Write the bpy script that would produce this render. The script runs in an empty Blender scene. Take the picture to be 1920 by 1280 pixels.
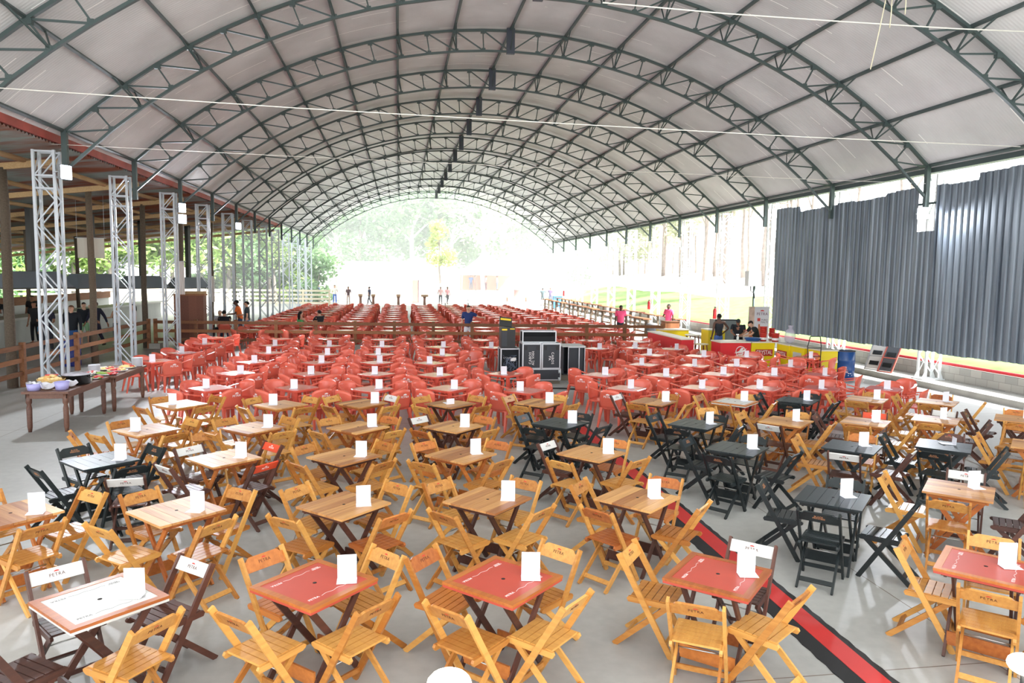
import bpy, bmesh, math, random
from mathutils import Vector, Matrix, Euler
from math import sin, cos, pi, atan2, hypot, radians

random.seed(7)
S = bpy.context.scene
COL = S.collection

# ------------------------------------------------------------------ camera, sky, sun, exposure
CH, CF, CP, CY, CR = 3.1, 1375.0, 0.09204, 0.15395, 0.014
_F = Vector((sin(CY)*cos(CP), cos(CY)*cos(CP), -sin(CP)))
_r = Vector((cos(CY), -sin(CY), 0)); _u = _r.cross(_F)
_R = cos(CR)*_r + sin(CR)*_u; _U = -sin(CR)*_r + cos(CR)*_u
cam = bpy.data.cameras.new('camera'); camo = bpy.data.objects.new('camera', cam); COL.objects.link(camo)
cam.sensor_width = 36; cam.lens = CF/1920*36; cam.clip_end = 600
m = Matrix.Identity(4)
for i in range(3):
    m[i][0] = _R[i]; m[i][1] = _U[i]; m[i][2] = -_F[i]
m[0][3], m[1][3], m[2][3] = 0, 0, CH
camo.matrix_world = m
S.camera = camo
S.view_settings.view_transform = 'Standard'
S.view_settings.look = 'None'
S.view_settings.gamma = 1
S.view_settings.use_curve_mapping = False
S.view_settings.exposure = 1.0
W = bpy.data.worlds.new('sky'); S.world = W; W.use_nodes = True
_bg = W.node_tree.nodes['Background']
_bg.inputs[0].default_value = (0.93, 0.97, 1.0, 1); _bg.inputs[1].default_value = 2.3
sun = bpy.data.lights.new('sun', 'SUN'); suno = bpy.data.objects.new('sun', sun); COL.objects.link(suno)
sun.energy = 11.0; sun.angle = radians(6); sun.color = (1, .985, .96)
suno.rotation_euler = Euler((radians(20), radians(38), 0))   # from high on the +x side
S.cycles.max_bounces = 8; S.cycles.volume_bounces = 2; S.cycles.diffuse_bounces = 5; S.cycles.glossy_bounces = 3
S.cycles.transmission_bounces = 3; S.cycles.sample_clamp_indirect = 6
S.cycles.caustics_reflective = False; S.cycles.caustics_refractive = False

# ------------------------------------------------------------------ materials
def lin(c):
    return tuple(((x/255)/12.92 if x/255 <= .04045 else ((x/255+.055)/1.055)**2.4) for x in c)
MATS = {}
def mat(name, rgb, rough=.6, metal=0.0, var=0.0, noise=None, bump=0.0, emit=0.0, alpha=1.0, spec=.5):
    if name in MATS: return MATS[name]
    M = bpy.data.materials.new(name); M.use_nodes = True
    nt = M.node_tree; b = nt.nodes['Principled BSDF']
    c = lin(rgb)
    b.inputs['Base Color'].default_value = (*c, 1); b.inputs['Roughness'].default_value = rough
    b.inputs['Metallic'].default_value = metal; b.inputs['Specular IOR Level'].default_value = spec
    if emit:
        b.inputs['Emission Color'].default_value = (*c, 1); b.inputs['Emission Strength'].default_value = emit
    if alpha < 1: b.inputs['Alpha'].default_value = alpha
    if var or noise:
        tc = nt.nodes.new('ShaderNodeTexCoord'); n = nt.nodes.new('ShaderNodeTexNoise')
        n.inputs['Scale'].default_value = noise or 6; n.inputs['Detail'].default_value = 5
        nt.links.new(tc.outputs['Object'], n.inputs['Vector'])
        r = nt.nodes.new('ShaderNodeValToRGB'); v = var or .15
        r.color_ramp.elements[0].position = .3; r.color_ramp.elements[1].position = .7
        r.color_ramp.elements[0].color = (*[x*(1-v) for x in c], 1)
        r.color_ramp.elements[1].color = (*[min(1, x*(1+v)) for x in c], 1)
        nt.links.new(n.outputs['Fac'], r.inputs['Fac']); nt.links.new(r.outputs['Color'], b.inputs['Base Color'])
        if bump:
            bp = nt.nodes.new('ShaderNodeBump'); bp.inputs['Strength'].default_value = bump; bp.inputs['Distance'].default_value = .01
            nt.links.new(n.outputs['Fac'], bp.inputs['Height']); nt.links.new(bp.outputs['Normal'], b.inputs['Normal'])
    MATS[name] = M
    return M

def wood(name, a, b2, rough=.42, plank=0.0, spread=.5, stretch=(14, 1.2, 14)):
    """two tones of wood: grain streaks, a tone of its own per board / per piece"""
    if name in MATS: return MATS[name]
    M = bpy.data.materials.new(name); M.use_nodes = True
    nt = M.node_tree; L = nt.links; b = nt.nodes['Principled BSDF']
    b.inputs['Roughness'].default_value = rough
    tc = nt.nodes.new('ShaderNodeTexCoord'); oi = nt.nodes.new('ShaderNodeObjectInfo')
    mp = nt.nodes.new('ShaderNodeMapping'); mp.inputs['Scale'].default_value = stretch
    add = nt.nodes.new('ShaderNodeVectorMath'); add.operation = 'ADD'
    mul = nt.nodes.new('ShaderNodeMath'); mul.operation = 'MULTIPLY'; mul.inputs[1].default_value = 40
    L.new(oi.outputs['Random'], mul.inputs[0]); L.new(tc.outputs['Object'], add.inputs[0]); L.new(mul.outputs[0], add.inputs[1])
    L.new(add.outputs[0], mp.inputs['Vector'])
    n = nt.nodes.new('ShaderNodeTexNoise'); n.inputs['Scale'].default_value = 2.2; n.inputs['Detail'].default_value = 5
    L.new(mp.outputs[0], n.inputs['Vector'])
    fac = nt.nodes.new('ShaderNodeMath'); fac.operation = 'MULTIPLY_ADD'; fac.inputs[1].default_value = .8
    L.new(n.outputs['Fac'], fac.inputs[0])
    if plank:
        sx = nt.nodes.new('ShaderNodeSeparateXYZ'); L.new(tc.outputs['Object'], sx.inputs[0])
        d = nt.nodes.new('ShaderNodeMath'); d.operation = 'DIVIDE'; d.inputs[1].default_value = plank; L.new(sx.outputs[0], d.inputs[0])
        fl = nt.nodes.new('ShaderNodeMath'); fl.operation = 'FLOOR'; L.new(d.outputs[0], fl.inputs[0])
        ad = nt.nodes.new('ShaderNodeMath'); ad.operation = 'ADD'; L.new(fl.outputs[0], ad.inputs[0]); L.new(mul.outputs[0], ad.inputs[1])
        wn = nt.nodes.new('ShaderNodeTexWhiteNoise'); wn.noise_dimensions = '1D'; L.new(ad.outputs[0], wn.inputs['W'])
        rnd = wn.outputs['Value']
    else:
        rnd = oi.outputs['Random']
    m2 = nt.nodes.new('ShaderNodeMath'); m2.operation = 'MULTIPLY_ADD'; m2.inputs[1].default_value = spread; m2.inputs[2].default_value = -.4 + .5 - spread/2
    L.new(rnd, m2.inputs[0]); L.new(m2.outputs[0], fac.inputs[2])
    r = nt.nodes.new('ShaderNodeValToRGB')
    r.color_ramp.elements[0].position = .12; r.color_ramp.elements[1].position = .88
    r.color_ramp.elements[0].color = (*lin(a), 1); r.color_ramp.elements[1].color = (*lin(b2), 1)
    L.new(fac.outputs[0], r.inputs['Fac']); L.new(r.outputs['Color'], b.inputs['Base Color'])
    MATS[name] = M
    return M

# ------------------------------------------------------------------ mesh helpers
WORK = bpy.data.scenes.new('workshop')      # a bare scene for turning skin and lettering into meshes
def workshop_graph():
    WORK.view_layers[0].update(); return WORK.view_layers[0].depsgraph
class MB:
    def __init__(self): self.v = []; self.f = []; self.mi = []; self.cur = 0; self.sm = []; self.smooth = False
    def add(self, vs, fs):
        o = len(self.v); self.v += [tuple(x) for x in vs]
        for f in fs: self.f.append(tuple(i+o for i in f)); self.mi.append(self.cur); self.sm.append(self.smooth)
        return self
    def box(self, c, s, rot=None):
        x, y, z = s[0]/2, s[1]/2, s[2]/2
        vs = [Vector((a, b, d)) for d in (-z, z) for b in (-y, y) for a in (-x, x)]
        if rot is not None: vs = [rot @ v for v in vs]
        c = Vector(c)
        return self.add([v+c for v in vs], [(0, 2, 3, 1), (4, 5, 7, 6), (0, 1, 5, 4), (2, 6, 7, 3), (0, 4, 6, 2), (1, 3, 7, 5)])
    def b2(self, a, b):
        return self.box([(p+q)/2 for p, q in zip(a, b)], [abs(q-p) for p, q in zip(a, b)])
    def bar(self, p, q, w, t, up=(0, 0, 1), w2=None, t2=None):
        """a square bar from p to q; w across (along up x dir), t along up"""
        p, q = Vector(p), Vector(q); d = (q-p).normalized(); up = Vector(up)
        if abs(d.dot(up)) > .98: up = Vector((1, 0, 0)) if abs(d.x) < .9 else Vector((0, 1, 0))
        s = d.cross(up).normalized(); n = s.cross(d).normalized()
        w2 = w if w2 is None else w2; t2 = t if t2 is None else t2
        vs = []
        for c, ww, tt in ((p, w, t), (q, w2, t2)):
            for a, b in ((-1, -1), (1, -1), (1, 1), (-1, 1)): vs.append(c+s*(a*ww/2)+n*(b*tt/2))
        return self.add(vs, [(0, 1, 2, 3), (7, 6, 5, 4), (0, 4, 5, 1), (1, 5, 6, 2), (2, 6, 7, 3), (3, 7, 4, 0)])
    def tube(self, pts, r, n=8, caps=True, r2=None):
        pts = [Vector(p) for p in pts]; k = len(pts); vs = []; fs = []
        for i, p in enumerate(pts):
            d = (pts[min(i+1, k-1)]-pts[max(i-1, 0)]).normalized()
            up = Vector((0, 0, 1)) if abs(d.z) < .95 else Vector((1, 0, 0))
            s = d.cross(up).normalized(); t = s.cross(d)
            rr = r if r2 is None else r+(r2-r)*i/(k-1)
            if isinstance(rr, (list, tuple)): rr = rr[i]
            for j in range(n):
                a = 2*pi*j/n; vs.append(p+s*(cos(a)*rr)+t*(sin(a)*rr))
        for i in range(k-1):
            for j in range(n): fs.append((i*n+j, i*n+(j+1) % n, (i+1)*n+(j+1) % n, (i+1)*n+j))
        if caps: fs += [tuple(range(n))[::-1], tuple((k-1)*n+j for j in range(n))]
        old = self.smooth; self.smooth = True; self.add(vs, fs); self.smooth = old
        return self
    def lathe(self, prof, c=(0, 0, 0), n=20, cap=True):
        vs = []; fs = []; k = len(prof)
        for r, z in prof:
            for j in range(n): a = 2*pi*j/n; vs.append((c[0]+r*cos(a), c[1]+r*sin(a), c[2]+z))
        for i in range(k-1):
            for j in range(n): fs.append((i*n+j, i*n+(j+1) % n, (i+1)*n+(j+1) % n, (i+1)*n+j))
        if cap: fs += [tuple(range(n))[::-1], tuple((k-1)*n+j for j in range(n))]
        old = self.smooth; self.smooth = True; self.add(vs, fs); self.smooth = old
        return self
    def prism(self, poly, axis, a, b):
        """polygon (2-D points) swept along an axis 'x','y' or 'z' from a to b"""
        k = len(poly)
        def P3(p, t): return {'x': (t, p[0], p[1]), 'y': (p[0], t, p[1]), 'z': (p[0], p[1], t)}[axis]
        vs = [P3(p, a) for p in poly]+[P3(p, b) for p in poly]
        return self.add(vs, [tuple(range(k))[::-1], tuple(range(k, 2*k))]+[(i, (i+1) % k, k+(i+1) % k, k+i) for i in range(k)])
    def ball(self, c, r, n=10, k=7):
        r = (r, r, r) if not isinstance(r, (tuple, list)) else r
        vs = [(c[0], c[1], c[2]-r[2])]; fs = []
        for i in range(1, k):
            a = -pi/2+pi*i/k
            for j in range(n): vs.append((c[0]+r[0]*cos(a)*cos(2*pi*j/n), c[1]+r[1]*cos(a)*sin(2*pi*j/n), c[2]+r[2]*sin(a)))
        vs.append((c[0], c[1], c[2]+r[2])); e = len(vs)-1
        for j in range(n):
            fs.append((0, 1+(j+1) % n, 1+j)); fs.append((e, e-n+j, e-n+(j+1) % n))
        for i in range(k-2):
            for j in range(n): fs.append((1+i*n+j, 1+i*n+(j+1) % n, 1+(i+1)*n+(j+1) % n, 1+(i+1)*n+j))
        old = self.smooth; self.smooth = True; self.add(vs, fs); self.smooth = old
        return self
    def mesh(self, name, mats):
        me = bpy.data.meshes.new(name); me.from_pydata(self.v, [], self.f)
        for M in (mats if isinstance(mats, (list, tuple)) else [mats]): me.materials.append(M)
        me.polygons.foreach_set('material_index', self.mi); me.polygons.foreach_set('use_smooth', self.sm)
        bm = bmesh.new(); bm.from_mesh(me); bmesh.ops.recalc_face_normals(bm, faces=bm.faces); bm.to_mesh(me); bm.free()
        return me
    def build(self, name, mats, parent=None, loc=None):
        o = bpy.data.objects.new(name, self.mesh(name, mats)); COL.objects.link(o)
        if parent is not None: o.parent = parent; KIDS.setdefault(parent.name, []).append(o)
        if loc is not None: o.location = loc
        return o
KIDS = {}
def kids(o): return KIDS.get(o.name, [])
def tag(o, label=None, cat=None, group=None, kind=None):
    if label: o['label'] = label
    if cat: o['category'] = cat
    if group: o['group'] = group
    if kind: o['kind'] = kind
    return o
def empty(name, loc=(0, 0, 0), rz=0.0, label=None, cat=None, group=None):
    o = bpy.data.objects.new(name, None); COL.objects.link(o); o.location = loc; o.rotation_euler.z = rz
    o.empty_display_size = .2
    return tag(o, label, cat, group)
def copy_tree(o, parent=None):
    c = o.copy(); COL.objects.link(c)
    if parent is not None: c.parent = parent; KIDS.setdefault(parent.name, []).append(c)
    for ch in kids(o): copy_tree(ch, c)
    return c
class Proto:
    """the first placing uses the piece itself, later ones copy it with its parts"""
    def __init__(self, o): self.o = o; self.used = False
    def place(self, loc, rz, label, group=None, tilt=None):
        o = copy_tree(self.o) if self.used else self.o
        self.used = True; o.location = loc; o.rotation_euler = (tilt[0] if tilt else 0, tilt[1] if tilt else 0, rz)
        o['label'] = label
        if group: o['group'] = group
        return o
def thing(name, mb, mats, label, cat, loc=None, rz=0.0, group=None, kind=None):
    o = mb.build(name, mats, None, loc); o.rotation_euler.z = rz
    return tag(o, label, cat, group, kind)
def structure(name, mb, mats, label=None):
    o = mb.build(name, mats); o['kind'] = 'structure'
    if label: o['label'] = label
    return o
def text_mb(body, size, depth=.001, space=1.0):
    cu = bpy.data.curves.new('lettering', 'FONT'); cu.body = body; cu.size = size; cu.extrude = depth
    cu.align_x = 'CENTER'; cu.align_y = 'CENTER'; cu.space_line = .85; cu.space_character = space; cu.resolution_u = 3
    o = bpy.data.objects.new('lettering', cu); WORK.collection.objects.link(o)
    dg = workshop_graph()
    me = o.evaluated_get(dg).to_mesh()
    vs = [v.co.copy() for v in me.vertices]; fs = [tuple(p.vertices) for p in me.polygons]
    o.evaluated_get(dg).to_mesh_clear(); bpy.data.objects.remove(o); bpy.data.curves.remove(cu)
    return vs, fs
def put_text(mb, body, size, M, depth=.001, space=1.0):
    vs, fs = text_mb(body, size, depth, space); mb.add([M @ v for v in vs], fs); return mb
def ray(px, py): return _F+_R*((px-960)/CF)+_U*((640-py)/CF)
def at(px, py, z=0.0):
    d = ray(px, py); return Vector((0, 0, CH))+d*((z-CH)/d.z)
def aty(px, py, y):
    d = ray(px, py); return Vector((0, 0, CH))+d*(y/d.y)
ORD = ['first', 'second', 'third', 'fourth', 'fifth', 'sixth', 'seventh', 'eighth', 'ninth', 'tenth', 'eleventh', 'twelfth', 'thirteenth', 'fourteenth']

# colours
GREENSTEEL = mat('dark green painted steel', (62, 76, 76), .55)
GALV = mat('galvanised light steel', (190, 196, 204), .5, .2)
WHITEPAINT = mat('white paint', (238, 238, 236), .5)
CONCRETE_BLOCK = mat('grey concrete block', (160, 158, 150), .9, noise=3, var=.12)
BLACKPL = mat('black plastic', (22, 23, 25), .45)
STEEL = mat('bright steel', (190, 190, 185), .3, .9)
GOLDPRINT = mat('tan print', (190, 130, 90), .6)
BROWNPRINT = mat('brown print', (90, 45, 30), .7)
WHITEPRINT = mat('white print', (245, 240, 238), .6)
REDPRINT = mat('red print', (200, 60, 50), .6)
CARD = mat('white card', (228, 228, 236), .45)
POSTWOOD = wood('weathered post wood', (70, 60, 50), (112, 98, 82), .85)
RAILWOOD = wood('brown rail wood', (104, 66, 42), (158, 104, 66), .7)
BEAMWOOD = wood('pale rough beam wood', (150, 120, 84), (196, 166, 122), .85)
BUFFETWOOD = wood('dark buffet wood', (82, 52, 42), (122, 84, 66), .5)
HONEY = wood('honey varnished wood', (166, 102, 42), (216, 160, 84), .36, spread=.8)
AMBER = wood('amber varnished wood', (150, 76, 34), (206, 128, 62), .35, spread=.6)
DARKWOOD = wood('dark brown stained wood', (58, 34, 28), (98, 60, 48), .4)
BLACKWOOD = wood('black painted wood', (20, 26, 28), (36, 44, 46), .36)
PLANKTOP = wood('natural plank wood', (158, 100, 58), (222, 168, 104), .42, plank=.1117, spread=.75)
BLACKTOP = wood('black painted planks', (24, 32, 35), (40, 50, 53), .38, plank=.1117)
WHITEBACK = mat('white painted board', (216, 214, 210), .45)
REDBACK = mat('red painted board', (226, 82, 50), .45)
REDPANEL = mat('red laminate', (190, 78, 62), .4, var=.05, noise=5)
WHITEPANEL = mat('white laminate', (208, 207, 202), .45)
REDPLASTIC = mat('red moulded plastic', (228, 108, 88), .24, var=.10, noise=.7)
REDTABLE = mat('red moulded table plastic', (212, 92, 76), .2, spec=.9)
HOLE = mat('dark hole', (30, 20, 16), .8)

# ------------------------------------------------------------------ hall frame numbers
XC, ZT, RR, TH, D0, SP = 3.565, 10.864, 16.83, 0.7516, 24.14, 4.729
K0, K1 = -6, 10
XL, XR = XC-RR*sin(TH), XC+RR*sin(TH)
ZE = ZT-RR+RR*cos(TH)
def arc(a, r=RR): return XC+r*sin(a), ZT-RR+r*cos(a)

# floor: pale polished slab with joints
def floor_mat():
    M = bpy.data.materials.new('polished concrete'); M.use_nodes = True; nt = M.node_tree; L = nt.links; b = nt.nodes['Principled BSDF']
    tc = nt.nodes.new('ShaderNodeTexCoord')
    n = nt.nodes.new('ShaderNodeTexNoise'); n.inputs['Scale'].default_value = .35; n.inputs['Detail'].default_value = 8; L.new(tc.outputs['Object'], n.inputs['Vector'])
    n2 = nt.nodes.new('ShaderNodeTexNoise'); n2.inputs['Scale'].default_value = 9; n2.inputs['Detail'].default_value = 6; L.new(tc.outputs['Object'], n2.inputs['Vector'])
    mx = nt.nodes.new('ShaderNodeMath'); mx.operation = 'MULTIPLY_ADD'; mx.inputs[1].default_value = .35; L.new(n2.outputs['Fac'], mx.inputs[0]); L.new(n.outputs['Fac'], mx.inputs[2])
    r = nt.nodes.new('ShaderNodeValToRGB'); r.color_ramp.elements[0].position = .45; r.color_ramp.elements[1].position = .9
    r.color_ramp.elements[0].color = (*lin((160, 160, 157)), 1); r.color_ramp.elements[1].color = (*lin((188, 188, 184)), 1)
    L.new(mx.outputs[0], r.inputs['Fac'])
    sx = nt.nodes.new('ShaderNodeSeparateXYZ'); L.new(tc.outputs['Object'], sx.inputs[0])
    def joint(out, sp, off):
        a = nt.nodes.new('ShaderNodeMath'); a.operation = 'ADD'; a.inputs[1].default_value = off; L.new(out, a.inputs[0])
        md = nt.nodes.new('ShaderNodeMath'); md.operation = 'PINGPONG'; md.inputs[1].default_value = sp/2; L.new(a.outputs[0], md.inputs[0])
        lt = nt.nodes.new('ShaderNodeMath'); lt.operation = 'LESS_THAN'; lt.inputs[1].default_value = .006; L.new(md.outputs[0], lt.inputs[0]); return lt.outputs[0]
    j = nt.nodes.new('ShaderNodeMath'); j.operation = 'MAXIMUM'; L.new(joint(sx.outputs[1], 5.0, -.05), j.inputs[0]); L.new(joint(sx.outputs[0], 6.0, 1.2), j.inputs[1])
    mix = nt.nodes.new('ShaderNodeMixRGB'); mix.inputs['Color2'].default_value = (*lin((120, 108, 98)), 1)
    L.new(j.outputs[0], mix.inputs['Fac']); L.new(r.outputs['Color'], mix.inputs['Color1']); L.new(mix.outputs['Color'], b.inputs['Base Color'])
    b.inputs['Roughness'].default_value = .42; b.inputs['Specular IOR Level'].default_value = .4
    return M
FLOOR = floor_mat()
structure('floor', MB().b2((-40, -14, -.3), (14.95, 76, 0)), FLOOR)
# outside ground and the grass bank
YARD = mat('pale yard dirt', (214, 211, 206), .95, noise=.4, var=.08)
GRASS = mat('bank grass', (104, 128, 66), .95, noise=1.6, var=.3)
structure('ground', MB().b2((-160, -60, -.5), (220, 300, -.06)), YARD)
g = MB()
prof = [(15.95, .02), (16.0, .5), (18, .62), (24, 1.7), (36, 3.0), (60, 3.9), (110, 6)]
ny = 24
for j in range(ny+1):
    y = -30+200*j/ny
    for i, (x, z) in enumerate(prof): g.v.append((x, y, z+(.18*sin(y*.37+i)+.1*sin(y*.9+2*i) if i > 1 else 0)))
for j in range(ny):
    for i in range(len(prof)-1):
        a = j*len(prof)+i; g.f.append((a, a+1, a+1+len(prof), a+len(prof))); g.mi.append(0 if i < 3 else 1); g.sm.append(True)
bank = structure('hill_bank', g, [GRASS, YARD])

# ------------------------------------------------------------------ roof
def roof_mat():
    M = bpy.data.materials.new('ribbed roof sheet'); M.use_nodes = True; nt = M.node_tree; L = nt.links; b = nt.nodes['Principled BSDF']
    tc = nt.nodes.new('ShaderNodeTexCoord'); sx = nt.nodes.new('ShaderNodeSeparateXYZ'); L.new(tc.outputs['Object'], sx.inputs[0])
    n = nt.nodes.new('ShaderNodeTexNoise'); n.inputs['Scale'].default_value = .6; n.inputs['Detail'].default_value = 7; L.new(tc.outputs['Object'], n.inputs['Vector'])
    r = nt.nodes.new('ShaderNodeValToRGB'); r.color_ramp.elements[0].position = .3; r.color_ramp.elements[1].position = .75
    r.color_ramp.elements[0].color = (*lin((184, 184, 186)), 1); r.color_ramp.elements[1].color = (*lin((212, 212, 214)), 1); L.new(n.outputs['Fac'], r.inputs['Fac'])
    # light through gaps between sheets, painted as broken paler lines
    md = nt.nodes.new('ShaderNodeMath'); md.operation = 'PINGPONG'; md.inputs[1].default_value = .525; L.new(sx.outputs[1], md.inputs[0])
    lt = nt.nodes.new('ShaderNodeMath'); lt.operation = 'LESS_THAN'; lt.inputs[1].default_value = .012; L.new(md.outputs[0], lt.inputs[0])
    n2 = nt.nodes.new('ShaderNodeTexNoise'); n2.inputs['Scale'].default_value = .55; n2.inputs['Detail'].default_value = 3; L.new(tc.outputs['Object'], n2.inputs['Vector'])
    gt = nt.nodes.new('ShaderNodeMath'); gt.operation = 'GREATER_THAN'; gt.inputs[1].default_value = .5; L.new(n2.outputs['Fac'], gt.inputs[0])
    mu = nt.nodes.new('ShaderNodeMath'); mu.operation = 'MULTIPLY'; L.new(lt.outputs[0], mu.inputs[0]); L.new(gt.outputs[0], mu.inputs[1])
    mix = nt.nodes.new('ShaderNodeMixRGB'); mix.inputs['Color2'].default_value = (.95, .95, .93, 1); L.new(mu.outputs[0], mix.inputs['Fac']); L.new(r.outputs['Color'], mix.inputs['Color1'])
    L.new(mix.outputs['Color'], b.inputs['Base Color'])
    w = nt.nodes.new('ShaderNodeMath'); w.operation = 'PINGPONG'; w.inputs[1].default_value = .045; L.new(sx.outputs[1], w.inputs[0])
    bp = nt.nodes.new('ShaderNodeBump'); bp.inputs['Strength'].default_value = .5; bp.inputs['Distance'].default_value = .25; L.new(w.outputs[0], bp.inputs['Height']); L.new(bp.outputs['Normal'], b.inputs['Normal'])
    b.inputs['Roughness'].default_value = .5
    return M
ROOF = roof_mat()
mb = MB(); NA = 56
y0, y1 = D0+K0*SP-.3, D0+K1*SP+.35
for y in (y0, y1):
    for rr in (RR+.10, RR+.13):
        for i in range(NA+1):
            x, z = arc(-TH*1.015+2.03*TH*i/NA, rr); mb.v.append((x, y, z))
n1 = NA+1
for i in range(NA):
    for f in ((i, i+1, 2*n1+i+1, 2*n1+i), (n1+i, 3*n1+i, 3*n1+i+1, n1+i+1), (i, n1+i, n1+i+1, i+1), (2*n1+i, 2*n1+i+1, 3*n1+i+1, 3*n1+i)):
        mb.f.append(f); mb.mi.append(0); mb.sm.append(True)
structure('ceiling', mb, ROOF)

# steel arches, every one a thing of its own
DEP = .64
def make_truss():
    t = empty('roof_truss'); tag(t, 'x', 'roof truss', 'steel arch trusses under the roof')
    NP = 28
    A = [-TH+2*TH*i/NP for i in range(NP+1)]
    top = [Vector((arc(a)[0], 0, arc(a)[1])) for a in A]
    ae = math.asin((XR-XC)/(RR-DEP))
    B = [-ae]+A[1:-1]+[ae]
    bot = [Vector((arc(a, RR-DEP)[0], 0, arc(a, RR-DEP)[1])) for a in B]
    m1 = MB(); [m1.bar(p, q, .09, .07) for p, q in zip(top, top[1:])]; m1.build('top_chord', GREENSTEEL, t)
    m2 = MB(); [m2.bar(p, q, .08, .06) for p, q in zip(bot, bot[1:])]; m2.build('bottom_chord', GREENSTEEL, t)
    w = MB()
    for i in range(1, NP):
        w.bar(top[i], bot[i], .035, .035)
        n = Vector((XC-top[i].x, 0, ZT-RR-top[i].z)).normalized()
        w.box(top[i]+n*.05, (.14, .1, .1)); w.box(bot[i]-n*.04, (.11, .09, .08))
    for i in range(NP//2): w.bar(top[i], bot[i+1], .038, .038)
    for i in range(NP//2, NP): w.bar(top[i+1], bot[i], .038, .038)
    w.build('web_bracing', GREENSTEEL, t)
    mid = (top[NP//2]+bot[NP//2])/2
    MB().box(mid, (.26, .12, DEP+.16)).build('ridge_plate', mat('slate grey steel', (58, 64, 76), .5), t)
    for s, e, bo in ((-1, top[0], bot[0]), (1, top[-1], bot[-1])):
        MB().bar(e+Vector((0, 0, .05)), bo-Vector((0, 0, .25)), .12, .12).build('end_post', GREENSTEEL, t)
    # knee braces from the bottom chord up to the purlins
    for i in range(2, NP, 2):
        kb = MB(); a = A[i]; x, z = arc(a, RR+.03)
        for sy in (-1, 1): kb.bar(bot[i], (x, sy*.75, z), .03, .03)
        kb.build('knee_brace', GREENSTEEL, t)
    return t
PT = Proto(make_truss())
TN = {-3: 'above the top edge of view', -2: 'cut by the top corners of view', -1: 'with its ends inside the frame and crown out of view'}
for k in range(-2, K1+1):
    if k <= -1: lab = 'dark green steel arch truss '+TN[k]
    elif k == 0: lab = 'nearest dark green steel arch truss whose whole crown shows'
    elif k == K1: lab = 'last dark green steel arch truss at the bright open end'
    else: lab = 'dark green steel arch truss, %s behind the nearest whole one' % ORD[k-1]
    PT.place((0, D0+k*SP, 0), 0, lab)
for i in range(15):
    a = -TH+2*TH*i/14; x, z = arc(a, RR+.05)
    nm = ['left eave', 'lowest left', 'second left', 'third left', 'fourth left', 'fifth left', 'sixth left', 'ridge', 'sixth right', 'fifth right', 'fourth right', 'third right', 'second right', 'lowest right', 'right eave'][i]
    p = MB().bar((x, y0+.2, z), (x, y1-.2, z), .06, .09, up=(sin(a), 0, cos(a)))
    tag(p.build('purlin', GREENSTEEL), 'long dark steel purlin running down the hall along the %s line' % nm, 'purlin', 'roof purlins', 'structure')

# lattice columns
def make_column(h, galv):
    t = empty('lattice_column'); tag(t, 'x', 'column', 'lattice columns')
    a, b = .23, .16
    for sx in (-1, 1):
        for sy in (-1, 1): MB().b2((sx*a-.03, sy*b-.03, 0), (sx*a+.03, sy*b+.03, h)).build('upright', galv, t)
    l = MB(); n = int(h/.56); dz = (h-.2)/n
    for i in range(n):
        z = .15+i*dz; s = 1 if i % 2 else -1
        for sy in (-1, 1): l.bar((-a*s, sy*b, z), (a*s, sy*b, z+dz), .028, .028, up=(0, 1, 0))
        for sx in (-1, 1): l.bar((sx*a, -b*s, z), (sx*a, b*s, z+dz), .022, .022, up=(1, 0, 0))
    for z in (h-.9, h-.6, h-.03):
        for sy in (-1, 1): l.bar((-a, sy*b, z), (a, sy*b, z), .04, .04)
    l.build('lattice', galv, t)
    p = MB().b2((-.36, -.26, 0), (.36, .26, .025))
    for sx in (-1, 1):
        for sy in (-1, 1): p.prism([(sx*a, .02), (sx*(a+.13), .02), (sx*a, .3)], 'y', sy*b-.01, sy*b+.01)
    p.build('base_plate', galv, t)
    return t
PCL = Proto(make_column(5.88, GALV)); PCR = Proto(make_column(5.95, mat('white painted steel', (220, 224, 224), .5)))
sd = ['nearest', 'second', 'third', 'fourth', 'fifth', 'sixth', 'seventh', 'eighth', 'ninth', 'tenth', 'eleventh', 'twelfth']
for k in range(-1, K1+1):
    PCL.place((XL-.42, D0+k*SP, 0), 0, 'grey steel lattice column, %s along the lean-to side' % sd[k+1])
for k in range(-1, K1+1):
    PCR.place((XR+.45, D0+k*SP, .17), 0, 'white steel lattice column, %s along the grass bank side' % sd[k+1])
# eave beams in red (left fascia) and white gutter right
RUST = mat('red oxide painted gutter', (150, 62, 52), .6, noise=2, var=.3)
fa = MB(); fa.b2((XL-.46, y0, ZE-.24), (XL-.2, D0+6.2*SP, ZE+.06)); structure('trim_1', fa, RUST, 'red oxide gutter board along the left eave')
ga = MB(); ga.b2((XR+.15, y0, ZE-.16), (XR+.4, y1, ZE-.02)); structure('trim_2', ga, GREENSTEEL, 'dark steel eave beam on the right side')

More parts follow.
